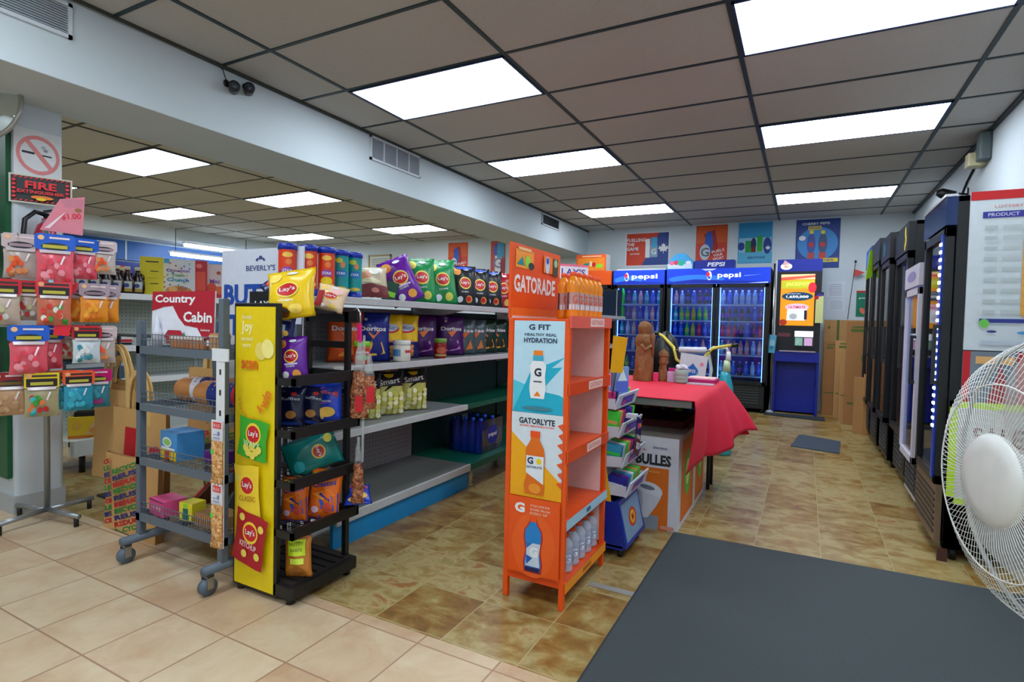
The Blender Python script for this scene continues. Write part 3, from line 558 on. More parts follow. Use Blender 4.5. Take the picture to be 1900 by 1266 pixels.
jar((.775, .665, Z2), .04, .125, C(140, 24, 20, .25), C(110, 150, 60, .4), [('e', .5, .5, .25, .25, C(190, 90, 60)), ('r', .2, .05, .8, .2, C(170, 160, 90))], 'red salsa jar with a green lid before the purple bags')
# third shelf
for i, y in enumerate((.07, .27, .5)): put(B_smart, 'popcorn_bag', 'cream and black popcorn bag on the third shelf, ' + ('partly behind the hanging nut bags', 'middle of the three', 'farthest along of the three')[i], 'popcorn bag', (.66, y+.04, .57), (-.06, 0, R35+.12), 'popcorn bags on the third shelf', .95)
t = thing('soda_pack', 'dark blue shrink-wrapped pack of bottles on the green deck', 'drink pack', (.62, 1.38, .166), 0)
for k in range(8):
    b = MB(); x = -.1+.068*(k % 4); y = -.15+.085*(k//4*2+.5)
    b.lathe([(.028, 0), (.033, .01), (.033, .15), (.014, .22), (.014, .25)], C(26, 90, 225, .25), 12, c=(x, y, 0)); b.build('bottle', t)
b = MB(); b.rbox(-.145, .145, -.18, .18, 0.003, .24, .03, GLASS(170, 200, 250, .12)); b.art(SX(-.17, .02, .34, .2, .145), [('e', .5, .5, .24, .36, C(16, 40, 150)), ('t', 'pepsi', .5, .5, .2, WH, .36)], .34, .2); b.build('wrap', t)

# ================================================================ BLACK CHIP RACK with yellow side panel
t = thing('chip_rack', 'black wire chip rack with a tall yellow side panel', 'display rack', (.76, -.755, 0))
W1, D1 = .34, .36     # x extent, y extent
b = MB(); b.rbox(-.01, W1, 0, D1, .03, .075, .015, C(20, 20, 22, .45)); b.rbox(.01, W1-.02, .02, D1-.02, .075, .08, .01, C(38, 32, 30, .5))
for k in range(6): b.box(.02, W1-.03, .05+.05*k, .056+.05*k, .08, .084, BK)
b.build('base', t)
for x, y in ((.02, .02), (W1-.04, .03), (.02, D1-.03), (W1-.04, D1-.03)):
    b = MB(); b.lathe([(.018, 0), (.02, .03)], BK, 12, c=(x, y, 0)); b.build('foot', t)
b = MB(); b.box(-.012, .25, .0, .02, .02, 1.185, BK); b.build('side_frame', t, bevel=.003)
b = MB(); S = FR(.0, .03, .235, 1.14, -.002); b.box(0, .235, -.002, 0, .03, 1.17, YEL)
HY = C(246, 214, 30, .4)
def bagart(cx, cy, w, h, rot, base, chips, lab=True, sub=None):
    a = math.radians(rot); Wp, Hp = .235, 1.14
    def q(x, y): X, Y_ = x*w, y*h; return (cx+(X*math.cos(a)-Y_*math.sin(a))/Wp, cy+(X*math.sin(a)+Y_*math.cos(a))/Hp)
    it = [('p', [q(-.5, -.48), (q(-.3, -.5)), q(.3, -.5), q(.5, -.48), q(.45, 0), q(.5, .48), q(.2, .5), q(-.2, .47), q(-.5, .5), q(-.45, 0)], base)]
    lx, ly = q(0, .12)
    if lab: it += [('e', lx, ly, .19, .04, C(250, 215, 60)), ('e', lx, ly, .16, .03, C(205, 30, 40)), ('t', "Lay's", lx, ly, .026, WH, .24)]
    for (x, y) in chips: X, Y_ = q(x, y); it.append(('e', X, Y_, .07, .014, C(235, 215, 90)))
    if sub: X, Y_ = q(0, -.12); it.append(('t', sub[0], X, Y_, .02, sub[1], .42, rot))
    return it
A = [('t', 'Joy', .3, .925, .05, C(250, 240, 170), .3, 0, .03), ('t', 'SHARE', .3, .962, .014, C(250, 240, 170), .26), ('t', 'spread', .3, .885, .02, C(250, 240, 170), .3), ('t', 'more', .3, .862, .012, C(250, 240, 170), .2),
     ('e', .66, .845, .14, .032, C(235, 215, 110), 30), ('e', .84, .855, .15, .034, C(250, 235, 140), 20), ('t', 'scan', .38, .795, .032, C(225, 110, 20), .42, 0, .03)]
for k in range(9): a = math.radians(195+12*k); A.append(('e', .42+.3*math.cos(a), .69+.085*math.sin(a), .02, .005, C(235, 160, 20)))
A += [('t', 'win', .82, .68, .04, C(230, 120, 20), .32, 62, .03), ('t', '&', .68, .645, .03, C(230, 120, 20), .1, 45, .03)]
A += bagart(.52, .535, .175, .165, -6, C(60, 175, 45), [(-.2, -.25), (0, -.2), (.15, -.3), (.05, -.4), (-.1, -.35), (.25, -.22)], sub=('WAVY', C(200, 235, 180)))
A += bagart(.42, .345, .15, .22, 4, C(245, 212, 50), [(-.35, .25)], sub=("CLASSIC", C(200, 150, 30)))
A += bagart(.5, .18, .185, .22, -10, C(178, 16, 34), [(-.3, .35), (.32, .28), (.3, -.25), (-.1, -.3)], sub=('KETCHUP', C(240, 200, 200)))
b.art(S, A, .235, 1.14, .001, .0005, .2); b.build('yellow_panel', t)
for x, n in ((.03, 1), (.27, 1)):
    b = MB(); b.box(x, x+.022, D1-.03, D1-.008, .07, 1.16, BK); b.build('upright', t)
for q in ((.03, W1, D1-.03, D1-.008, 1.115, 1.16), (.052, .27, D1-.03, D1-.01, 1.0, 1.03), (.052, .27, D1-.03, D1-.01, .8, .82)): b = MB(); b.box(*q, BK); b.build('rear_rail', t)
b = MB(); b.box(-.01, .25, .02, D1-.03, 1.15, 1.16, BK); b.build('top_plate', t)
for z in (.895, .69, .49, .295):
    b = MB(); b.box(W1-.015, W1, .0, D1, z-.03, z+.012, BK); b.box(.02, W1, .0, .01, z-.03, z+.0, BK); b.box(.02, W1, D1-.012, D1, z-.03, z+.005, BK)
    for k in range(9): b.tube([(.02, .02+.04*k, z-.028), (W1-.01, .02+.04*k, z-.028)], .002, BK, 5, cap=False)
    for k in range(5): b.tube([(.03+.06*k, .005, z-.03), (.03+.06*k, D1-.01, z-.03)], .002, BK, 5, cap=False)
    b.build('wire_shelf', t)
b = MB()
for k in range(24): b.tube([(.005, .01, .12+.04*k), (.005, D1-.01, .12+.04*k)], .0018, DK, 5, cap=False)
for k in range(6): b.tube([(.005, .03+.06*k, .09), (.005, .03+.06*k, 1.15)], .0018, DK, 5, cap=False)
b.build('wire_back', t)
b = MB(); b.box(-.0, .14, .06, .08, 1.16, 1.235, BK); b.art(FR(0, 1.16, .14, .075, .06), [('t', 'LAY', .55, .3, .35, WH, .6)], .14, .075); b.build('header_bracket', t)
cr = 'chip bags on the black chip rack'
put(B_yellow, 'chip_bag', 'bright yellow chip bag slumped over the top of the black rack', 'chip bag', (1.0, -.69, 1.125), (-.25, -.14, .3), cr, (1.0, .9, .68))
put(B_navy, 'chip_bag', 'navy chip bag tipped sideways atop the black rack, beside the yellow one', 'chip bag', (.87, -.6, 1.17), (-.1, -.6, .3), cr, .6)
put(B_navy, 'chip_bag', 'navy chip bag tucked below the yellow one at the rack top', 'chip bag', (.93, -.67, 1.03), (-.1, .1, .5), cr, .45)
put(B_pink, 'chip_bag', 'pale pink and red chip bag at the back of the rack top', 'chip bag', (.97, -.47, 1.163), (-.3, .2, .4), cr, (.7, .6, .45))
put(B_purple, 'chip_bag', 'purple chip bag hanging out of the black rack, top tier', 'chip bag', (1.02, -.69, .875), (-.15, -.1, .5), cr, .62)
put(B_dkruff, 'chip_bag', 'dark navy chip bag in the black rack, second tier, nearest the yellow panel', 'chip bag', (.92, -.62, .67), (-.2, 0, .6), cr, .62)
put(B_dkruff, 'chip_bag', 'dark navy chip bag in the black rack, second tier, against the bright blue one', 'chip bag', (.95, -.55, .67), (-.2, .12, .6), cr, .62)
put(B_ruff, 'chip_bag', 'bright blue chip bag with pink lettering in the black rack, second tier', 'chip bag', (1.0, -.5, .68), (-.2, -.08, .4), cr, (.75, .7, .6))
put(B_teal, 'chip_bag', 'teal chip bag lying flopped in the black rack, third tier', 'chip bag', (.88, -.60, .5), (-.5, 1.15, .35), cr, .8)
put(B_chee, 'chip_bag', 'orange and blue chip bag in the fourth tier, nearest the yellow panel', 'chip bag', (.95, -.62, .275), (-.15, 0, .5), cr, (.6, .7, .62))
put(B_chee, 'chip_bag', 'orange and blue chip bag in the fourth tier, the one farther from the panel', 'chip bag', (1.03, -.54, .275), (-.15, .05, .4), cr, (.72, .7, .7))
put(B_ruff, 'chip_bag', 'blue chip bag lying flat at the end of the fourth tier', 'chip bag', (1.12, -.42, .32), (-1.35, 0, .8), cr, .6)
put(B_nut, 'snack_packet', 'orange-brown snack packet with a lime label on the rack base', 'packet', (1.05, -.68, .085), (-.15, -.12, .3), None, (.78, .8, .68))
# nut bags hanging off the corner
def nutbag(b, cx, z1, z0, w, seed):
    n = 20; vs = []
    for j in range(n+1):
        v = j/n; ww = w*(.18+.82*min(1, v*1.5)); dd = .035*(.2+.8*min(1, v*1.8))*(1-(max(0, v-.9)*7))
        for i in range(10):
            a = 2*PI*i/10; vs.append((cx+ww/2*math.cos(a)+.003*math.sin(seed+j*1.3+i), dd/2*math.sin(a)+.003*math.sin(7*i+j+seed), z1+(z0-z1)*v))
    fs = [(j*10+i, j*10+(i+1) % 10, (j+1)*10+(i+1) % 10, (j+1)*10+i) for j in range(n) for i in range(10)]
    return vs, fs
NUTM = NUTS((96, 44, 24), (160, 92, 58), (200, 140, 100), 85); CLR = C(200, 205, 205, .15, alpha=.35)
def hang(loc, z1, z0, w, label, red=True, seed=0, rz=.6):
    t = thing('nut_bag', label, 'nut bag', loc, rz)
    b = MB(); vs, fs = nutbag(b, 0, z1, z0, w, seed); k = len(fs)*7//20
    b.mesh(vs, fs[k:], NUTM, True); b.build('contents', t)
    b = MB(); b.mesh(vs, fs[:k+10], CLR, True); b.build('clear_film', t)
    if red: b = MB(); b.box(-.012, .02, -.024, -.021, z0+.03, z0+.1, RED); b.build('tag', t)
t = thing('peg_hook', 'bent chrome hook with a pink tag on the chip rack corner', 'hook', (1.115, -.41, 1.1)); b = MB(); b.tube([(-.06, 0, .06), (-.02, -.005, .075), (0, -.01, .06), (.005, -.012, .0)], .004, CHR); b.build('wire', t)
b = MB(); b.rbox(-.008, .015, -.02, -.01, -.07, .01, .004, MAG); b.build('pink_tag', t)
hang((1.12, -.425, 0), 1.04, .70, .075, 'long clear bag of brown nuts hanging first on the strip', True, 1)
hang((1.155, -.40, 0), .98, .74, .06, 'long clear bag of brown nuts hanging beside the first, slightly shorter', True, 4, .8)
hang((1.13, -.435, 0), .62, .33, .05, 'clear bag of brown nuts hanging lowest on the strip', False, 7)
b = MB(); b.box(-.005, .005, -.0015, 0, .5, 1.06, C(205, 208, 210, .3, alpha=.5)); tag(b.build('clip_strip', loc=(1.118, -.395, 0), rot=(0, 0, .6)), 'narrow clear clip strip holding the nut bags', 'clip strip')
# ================================================================ ORANGE SPORTS-DRINK RACK
OR = C(236, 84, 14, .32); ORD = C(222, 70, 14, .35); PKW = C(238, 205, 200, .5)
t = thing('drink_rack', 'tall orange sports drink rack with printed side panel and open shelves', 'display rack', (1.75, -.24, 0))
Wd, Dp = .27, .5
for x, y in ((0, 0), (Wd-.022, 0), (0, Dp-.022), (Wd-.022, Dp-.022)):
    b = MB(); b.box(x, x+.022, y, y+.022, 0, 1.15, OR); b.build('leg', t, bevel=.002)
b = MB(); b.box(0, .012, .01, Dp-.01, .12, 1.16, PKW); b.box(.012, Wd-.022, Dp-.02, Dp-.014, .12, 1.14, PKW); b.build('back_panel', t)
b = MB(); b.box(-.004, .008, 0, Dp, 1.15, 1.46, OR)
S = SX(0, 1.15, Dp, .31, .008)
b.art(S, [('r', .0, .0, 1, .14, C(240, 110, 20)), ('t', 'GATORADE', .46, .47, .24, C(235, 225, 225), .84, 0, .035), ('r', .06, .68, .4, .93, C(245, 150, 30)), ('p', [(.08, .72), (.18, .84), (.22, .72)], TEAL), ('e', .28, .78, .05, .08, LIM), ('e', .35, .73, .06, .05, DK), ('r', .1, .92, .34, .96, C(240, 190, 130)),
    ('r', .6, .68, .95, .93, C(240, 120, 20)), ('e', .68, .8, .05, .13, C(200, 215, 230)), ('e', .68, .86, .03, .05, BLU), ('r', .8, .66, .92, .92, C(70, 60, 30)), ('e', .86, .85, .04, .06, C(150, 200, 150))], Dp, .31, .001, .0006)
b.build('header_sign', t)
b = MB(); b.box(.02, Wd-.02, .004, .012, .1, 1.15, OR); b.box(.02, Wd-.02, .002, .02, .085, .105, ORD)
Sx, Sz, Sw, Sh = .026, .12, .226, 1.02; S = FR(Sx, Sz, Sw, Sh, .004); Y_ = lambda z: (z-Sz)/Sh
SK1 = C(190, 225, 240, .4); SK2 = C(20, 175, 205, .4)
A = [('r', 0, Y_(.77), 1, 1, SK1), ('p', [(0, Y_(.77)), (1, Y_(.77)), (1, Y_(.83)), (.0, Y_(.9))], C(80, 200, 222)), ('p', [(0, Y_(.77)), (.35, Y_(.94)), (1, Y_(1.0)), (.75, Y_(.955)), (.95, Y_(.96)), (.55, Y_(.86)), (.9, Y_(.85)), (1, Y_(.84)), (1, Y_(.77))], SK2),
     ('t', 'G FIT', .5, Y_(1.115), .022, C(40, 60, 90), .42, 0, .03), ('t', 'HEALTHY REAL', .52, Y_(1.085), .011, C(60, 80, 100), .62), ('t', 'HYDRATION', .52, Y_(1.062), .02, C(40, 60, 90), .64, 0, .03),
     ('r', .4, Y_(1.0), .58, Y_(1.022), ORG2), ('r', .39, Y_(.975), .59, Y_(1.002), C(60, 170, 200)), ('p', [(.36, Y_(.83)), (.62, Y_(.83)), (.65, Y_(.87)), (.63, Y_(.92)), (.65, Y_(.96)), (.59, Y_(.98)), (.39, Y_(.98)), (.33, Y_(.96)), (.35, Y_(.92)), (.33, Y_(.87))], WH),
     ('t', 'G', .49, Y_(.935), .034, C(20, 30, 50), .14, 0, .04), ('r', .41, Y_(.895), .57, Y_(.9), DK), ('p', [(.42, Y_(.84)), (.56, Y_(.84)), (.49, Y_(.86))], ORG2), ('e', .5, Y_(.79), .3, .008, C(60, 130, 150)),
     ('r', 0, Y_(.43), 1, Y_(.77), C(215, 225, 232)), ('p', [(0, Y_(.43)), (1, Y_(.43)), (1, Y_(.5)), (0, Y_(.69))], C(242, 170, 10)), ('t', 'GATORLYTE', .5, Y_(.738), .024, C(30, 36, 50), .7, 0, .035), ('t', 'RAPID REHYDRATION', .5, Y_(.718), .007, ORG, .66)]
for k in range(7): z = .74-.038*k; A.append(('p', [(1.0, Y_(z)), (.9+.02*(k % 2), Y_(z-.01)), (1.0, Y_(z-.03))], OR))
OB = C(226, 110, 20, .35); OB2 = C(240, 150, 40, .35)
A += [('p', [(.3, Y_(.445)), (.66, Y_(.445)), (.68, Y_(.48)), (.64, Y_(.52)), (.68, Y_(.58)), (.66, Y_(.63)), (.57, Y_(.665)), (.57, Y_(.69)), (.4, Y_(.69)), (.4, Y_(.665)), (.31, Y_(.63)), (.3, Y_(.58)), (.33, Y_(.52)), (.28, Y_(.48))], OB), ('r', .39, Y_(.675), .58, Y_(.7), ORG), ('p', [(.32, Y_(.6)), (.66, Y_(.6)), (.66, Y_(.49)), (.32, Y_(.53))], C(225, 232, 240)),
      ('t', 'G', .4, Y_(.58), .028, C(30, 50, 80), .12, 0, .04), ('e', .57, Y_(.58), .05, .012, YEL), ('t', 'GATORLYTE', .48, Y_(.555), .009, C(40, 60, 90), .3), ('e', .5, Y_(.47), .12, .02, OB2),
      ('r', 0, 0, 1, Y_(.43), OR), ('e', .5, Y_(.24), .42, .13, C(240, 96, 26)), ('t', 'G', .22, Y_(.385), .04, WH, .2, 0, .05), ('t', 'SQUEEZE', .62, Y_(.4), .01, C(245, 190, 160), .38), ('t', 'MORE FROM', .62, Y_(.385), .01, C(245, 190, 160), .38), ('t', 'EVERY SIP', .6, Y_(.37), .01, C(245, 190, 160), .34)]
def bshape(g_): return [(.36-g_, Y_(.135-g_*.2)), (.64+g_, Y_(.135-g_*.2)), (.66+g_, Y_(.17)), (.62+g_, Y_(.22)), (.66+g_, Y_(.27)), (.65+g_, Y_(.30)), (.57+g_, Y_(.325)), (.56, Y_(.34+g_*.2)), (.44, Y_(.34+g_*.2)), (.43-g_, Y_(.325)), (.35-g_, Y_(.30)), (.34-g_, Y_(.27)), (.38-g_, Y_(.22)), (.34-g_, Y_(.17))]
A += [('p', bshape(.025), C(180, 30, 50)), ('p', bshape(0), C(20, 130, 205, .35)), ('r', .44, Y_(.335), .56, Y_(.357), ORG), ('p', [(.37, Y_(.25)), (.65, Y_(.25)), (.62, Y_(.2)), (.64, Y_(.155)), (.36, Y_(.155)), (.38, Y_(.2))], C(200, 215, 230)), ('p', [(.37, Y_(.25)), (.5, Y_(.25)), (.38, Y_(.225))], C(30, 110, 190)), ('t', 'G', .52, Y_(.215), .04, WH, .16, 0, .05), ('p', [(.38, Y_(.2)), (.5, Y_(.19)), (.38, Y_(.16))], C(20, 90, 180)), ('r', .36, Y_(.135), .64, Y_(.152), NAVY)]
b.art(S, A, Sw, Sh, .001, .0004, .25); b.build('side_panel', t)
for z, strip in ((1.15, 0), (.885, 0), (.62, 0), (.35, 1), (.10, 2)):
    b = MB(); b.box(.012, Wd, .01, Dp-.01, z-.012, z, OR); b.box(Wd-.004, Wd+.006, 0, Dp, z-.035, z+.012, ORD if z < 1.1 else C(235, 96, 80, .4))
    S2 = SX(0, z-.035, Dp, .047, Wd+.006)
    if strip == 0: b.art(S2, [('r', .42, .12, .78, .88, C(240, 200, 190)), ('t', 'GATORADE', .6, .5, .45, C(225, 120, 110), .3)], Dp, .047)
    if strip == 1: b.art(S2, [('r', .0, .1, 1, .95, C(165, 205, 222)), ('r', .45, .3, .55, .7, C(60, 100, 130))], Dp, .047)
    if strip == 2: b.art(S2, [('r', .0, .1, 1, .95, C(245, 150, 20)), ('r', .4, .3, .6, .7, C(190, 100, 20))], Dp, .047)
    b.build('shelf', t, bevel=.002)
for y in (0,): pass
b = MB(); b.box(.0, .012, Dp-.03, Dp, .1, 1.15, OR); b.box(.012, Wd-.02, Dp-.012, Dp-.004, .1, .3, OR); b.build('rear_frame', t)
og = bottle_parts('orange_drink', .027, .2, C(240, 140, 20, .15, alpha=1), C(235, 80, 20, .4), (C(190, 150, 145, .4), [('r', 0, 0, 1, .3, C(225, 225, 230)), ('t', 'G', .5, .6, .5, C(225, 90, 60), .3), ('r', .02, .0, .16, 1, C(90, 56, 50)), ('r', .84, .0, .98, 1, C(90, 56, 50))]))
for i in range(6):
    for j in range(2 if i else 1):
        put_parts(og, ('bottle_body', 'label', 'cap'), 'drink_bottle', (1.95-.068*j, -.045+.061*i, 1.151), 'orange drink bottle on the rack top, ' + ('front' if j == 0 else 'back') + ' row, ' + ('nearest the printed panel', 'second from the printed panel', 'third from the printed panel', 'fourth from the printed panel', 'fifth from the printed panel', 'farthest from the printed panel')[i], 'bottle', .75, 'orange drink bottles on top of the orange rack')
wg = bottle_parts('clear_drink', .035, .155, C(222, 228, 244, .05, noise=0, alpha=.5), C(235, 80, 20, .4), (C(190, 200, 225, .15, alpha=.6), [('t', 'G', .5, .5, .6, C(235, 240, 250), .3), ('r', .05, .1, .2, .9, C(90, 100, 140)), ('r', .8, .1, .9, .9, C(120, 130, 160))]))
for i in range(6):
    for j in range(2):
        put_parts(wg, ('bottle_body', 'label', 'cap'), 'drink_bottle', (1.965-.08*j, -.175+.077*i, .101), 'clear orange-capped bottle on the rack bottom, ' + ('front' if j == 0 else 'back') + ' row, ' + ('nearest the printed panel', 'second from the printed panel', 'third from the printed panel', 'fourth from the printed panel', 'fifth from the printed panel', 'farthest from the printed panel')[i], 'bottle', .75, 'clear drink bottles at the bottom of the orange rack')

# ================================================================ SMALL BLUE AND YELLOW CANDY DISPLAY
t = thing('candy_display', 'small blue and yellow candy display with white trays behind the orange rack', 'display rack', (1.98, .36, 0))
BL2 = C(14, 44, 150, .35); YB = C(244, 190, 20, .35); WT = C(205, 210, 222, .4)
b = MB(); pf = [(-.16, .05), (.12, .05), (.06, .27), (-.16, .27)]
for y in (0, .34): b.prism(pf, y, y+.012, BL2, ax='y')
b.prism([(.1, .05), (.12, .05), (.07, .27), (.05, .27)], .012, .34, BL2, ax='y'); b.box(-.16, .1, 0, .352, .04, .06, BL2); b.box(-.16, -.148, 0.05, .3, .05, .84, BK)
b.build('base', t)
b = MB(); T = Matrix.Translation((.113, 0, .07)) @ Matrix.Rotation(-math.radians(13), 4, 'Y')
b.box(-.004, .004, .03, .32, .0, .18, C(120, 150, 180), T); vs = lambda u, v, k: T @ Vector((.004+k, .03+.29*u, .18*v)); b.art(vs, [('e', .5, .5, .22, .26, C(200, 60, 30)), ('e', .5, .5, .14, .18, C(240, 170, 40)), ('t', 'M', .5, .5, .2, C(150, 40, 30))], .29, .18); b.build('front_sign', t)
for y in (0, .34):
    b = MB(); b.prism([(-.06, .27), (.035, .27), (-.0, .46), (-.04, .56), (-.06, .56)], y, y+.01, YB, ax='y'); b.build('side_panel', t)
for x, y, z in ((-.12, .03, 0), (.08, .03, 0), (-.12, .32, 0), (.08, .32, 0)): b = MB(); b.lathe([(.014, 0), (.014, .04)], BK, 10, c=(x, y, 0)); b.build('foot', t)
tz = (.30, .44, .585, .72)
for k, z in enumerate(tz):
    b = MB(); x1 = .105-.022*k
    b.box(-.15, x1, .015, .335, z, z+.008, WT); b.box(-.15, x1, .012, .018, z, z+.05, WT); b.box(-.15, x1, .332, .338, z, z+.05, WT)
    T = Matrix.Translation((x1, 0, z)) @ Matrix.Rotation(math.radians(18), 4, 'Y'); b.box(-.004, .004, .0, .35, 0, .075, WT, T)
    vs = lambda u, v, q, T=T: T @ Vector((.004+q, .35*u, .075*v)); b.art(vs, [('r', .2, .2, .8, .8, C(90, 60, 170)), ('e', .33, .35, .09, .2, C(220, 60, 140)), ('t', 'SWEETS', .58, .5, .25, C(150, 110, 220), .35)], .35, .075)
    b.build('tray', t)
cols_ = [C(30, 40, 150, .35), C(110, 30, 150, .35), C(40, 150, 190, .35), C(225, 225, 235, .35), C(60, 210, 60, .35), C(225, 160, 90, .35), C(200, 40, 120, .35), C(20, 30, 100, .35)]
for k, z in enumerate(tz):
    for i in range(7):
        b = MB(); h = .075+.02*((i*3+k) % 3); c1 = cols_[(i+k*2) % 8] if i < 6 else cols_[4]
        b.rbox(-.045, .045, -.016, .016, 0, h, .006, c1); b.box(-.04, .04, -.0165, .0165, h*.45, h*.6, cols_[(i+3+k) % 8])
        tag(b.build('candy_packet', loc=(1.98+.04-.022*k, .41+.043*i, z+.009), rot=(0, .12, 0)), ('navy', 'purple', 'light blue', 'white', 'green', 'tan', 'magenta', 'dark navy')[(i+k*2) % 8 if i < 6 else 4] + ' candy packet, ' + ('first', 'second', 'third', 'fourth', 'fifth', 'sixth', 'last')[i] + ' along the ' + ('lowest', 'second lowest', 'second highest', 'highest')[k] + ' white tray of the display', 'candy packet', 'candy packets in the white trays')
t = thing('promo_tag', 'navy and maroon tag hanging askew from the candy display', 'tag', (2.115, .42, .54), PI/2)
b = MB(); T = Matrix.Rotation(.35, 4, 'Y'); b.box(-.05, .05, -.004, 0, .06, .14, NAVY, T); b.box(-.045, .05, -.004, 0, -.04, .06, C(80, 10, 30), T)
vs = lambda u, v, q: T @ Vector((-.05+.1*u, -.004-q, -.04+.18*v)); b.art(vs, [('e', .35, .78, .2, .08, C(200, 60, 120)), ('e', .65, .84, .16, .06, ORG2), ('t', '2 FOR', .5, .5, .1, WH, .7), ('t', '$5', .55, .25, .2, WH, .6)], .1, .18); b.build('card', t)
b = MB(); b.box(-.02, .02, 0, .05, .14, .16, WT); b.build('hanger', t)
t = thing('bag_tag', 'pale blue plastic sachet clipped at the top of the candy display', 'packet', (2.0, .5, .78), 1.0)
b = MB(); b.rbox(-.05, .05, -.02, .02, 0, .14, .015, C(130, 160, 215, .25)); b.art(FR(-.05, 0, .1, .14, -.02), [('r', .1, .1, .9, .5, C(90, 110, 210)), ('p', [(.2, .5), (.5, .95), (.8, .5)], C(230, 240, 250))], .1, .14); b.build('sachet', t)
b = MB(); b.prism([(-.03, 0), (.03, .0), (.05, .17), (-.02, .18)], 0, .006, YB, ax='y'); b.tube([(0, .006, .02), (-.02, .01, -.12)], .003, DK, 6); tag(b.build('yellow_card', loc=(2.02, .37, .9)), 'tilted yellow card sticking out behind the orange rack', 'card')
b = MB(); pass

# ================================================================ LARGE TOILET BOX, TABLE AND CLOTH
t = thing('toilet_box', 'large white and orange carton with a toilet printed on it', 'carton', (2.24, .84, 0))
b = MB(); b.box(-.72, 0, 0, .9, 0, .515, C(222, 220, 228, .55)); b.box(-.72, 0, .0, .9, .515, .517, C(190, 180, 170))
OC = C(226, 112, 20, .5)
A = [('r', .5, .0, .93, .67, OC), ('r', .5, 0, .86, .15, C(140, 150, 165)), ('t', 'MINUIT', .67, .9, .07, C(50, 50, 60), .14, 0, .03), ('r', .6, .845, .75, .86, C(220, 110, 60)), ('t', '-BULLES', .795, .755, .12, C(34, 40, 46), .3, 0, .045), ('t', 'silencieux', .86, .89, .03, C(120, 100, 160), .11), ('t', 'silencieuse', .76, .63, .03, C(245, 170, 90), .2),
     ('p', [(.62, .6), (.76, .58), (.75, .4), (.63, .4)], C(205, 208, 216)), ('r', .61, .59, .77, .62, C(224, 226, 232)), ('e', .78, .42, .11, .09, C(224, 226, 232), -8), ('e', .77, .45, .06, .025, C(110, 122, 142), -8), ('p', [(.66, .4), (.88, .36), (.84, .25), (.78, .12), (.67, .1), (.66, .25)], C(212, 214, 222)), ('e', .71, .28, .03, .13, C(180, 186, 200)), ('r', .88, .02, .98, .06, C(225, 150, 130))]
b.art(FR(-.72, 0, .72, .515, 0), A, .72, .515, .001, .0006)
b.art(SX(0, 0, .9, .515, 0), [('r', .1, .06, .52, .95, OC), ('r', .6, .06, .96, .95, OC), ('r', .52, .0, .6, 1, C(225, 225, 225)), ('e', .3, .55, .11, .26, C(90, 190, 60)), ('e', .3, .55, .06, .15, C(210, 235, 150)), ('e', .78, .55, .11, .26, C(90, 190, 60)), ('e', .78, .55, .06, .15, C(210, 235, 150))], .9, .515)
b.build('carton_body', t); b = MB(); b.box(-.4, -.32, .0, .9, .517, .519, C(190, 150, 90)); b.build('packing_tape', t)
t = thing('folding_table', 'long folding table with dark metal edge under the red cloth', 'table', (1.8, 1.38, 0))
b = MB(); b.box(-.5, .5, -.6, .6, .705, .735, C(60, 50, 44, .6)); b.box(-.51, .51, -.61, -.6, .70, .737, C(120, 120, 115, .4)); b.box(.5, .51, -.6, .6, .70, .737, DK); b.build('table_top', t)
for x, y in ((-.42, -.55), (.46, .57), (-.42, .55), (.46, .42)): b = MB(); b.tube([(x, y, 0), (x, y, .705)], .012, DK); b.build('leg', t)
CL = C(222, 24, 58, .75, noise=.05, scale=60)
def cloth():
    b = MB(); x0, x1, y0, y1, zt = 1.28, 2.325, .755, 2.0, .742
    # rows of a continuous surface : over the top, down the +X side
    N = 40; M_ = 22; vs = []
    for i in range(N+1):
        t_ = i/N; y = y0+(y1-y0)*t_
        L = .375-.05*t_-.02*math.sin(PI*t_*3)
        out = -.035+.225*t_**1.2
        for j in range(M_+1):
            if j <= 6: q = j/6; vs.append((x0+(x1-x0)*q, y, zt+.0015*math.sin(9*t_+5*q)))
            else:
                q = (j-6)/(M_-6)
                fold = .02*q*math.sin(t_*13+.6)+.008*q*math.sin(t_*31+2)
                vs.append((x1+.006+out*q+fold*min(1, t_*3)+.012*math.sin(q*3), y+.05*q*t_*1.2-.02*q*(1-t_), zt-L*q-.012*(q > 0)))
    fs = [(i*(M_+1)+j, i*(M_+1)+j+1, (i+1)*(M_+1)+j+1, (i+1)*(M_+1)+j) for i in range(N) for j in range(M_)]
    b.mesh(vs, fs, CL, True)
    # far side drop (+Y) and the drop on -X
    vs = []
    for i in range(N+1):
        q0 = i/N; x = x0+(x1-x0)*q0
        for j in range(11): q = j/10; vs.append((x+.17*q*q0**6, y1+.012+.06*q+.02*q*math.sin(q0*22), zt-.5*q*(1-.25*q0**3)))
    b.mesh(vs, [(i*11+j, (i+1)*11+j, (i+1)*11+j+1, i*11+j+1) for i in range(N) for j in range(10)], CL, True)
    vs = []
    for i in range(N+1):
        t_ = i/N; y = y0+(y1-y0)*t_
        for j in range(11): q = j/10; vs.append((x0-.01-.05*q-.02*q*math.sin(t_*20), y, zt-.45*q))
    b.mesh(vs, [(i*11+j, i*11+j+1, (i+1)*11+j+1, (i+1)*11+j) for i in range(N) for j in range(10)], CL, True)
    # corner web between right and far drops
    return b
o = cloth().build('red_tablecloth'); tag(o, 'bright red cloth draped over the folding table', 'tablecloth')
bm = bmesh.new(); bm.from_mesh(o.data); bmesh.ops.remove_doubles(bm, verts=bm.verts, dist=.004); bm.to_mesh(o.data); bm.free()
o.data.polygons.foreach_set('use_smooth', [True]*len(o.data.polygons))
sd = o.modifiers.new('solid', 'SOLIDIFY'); sd.thickness = .003; sd.offset = 1
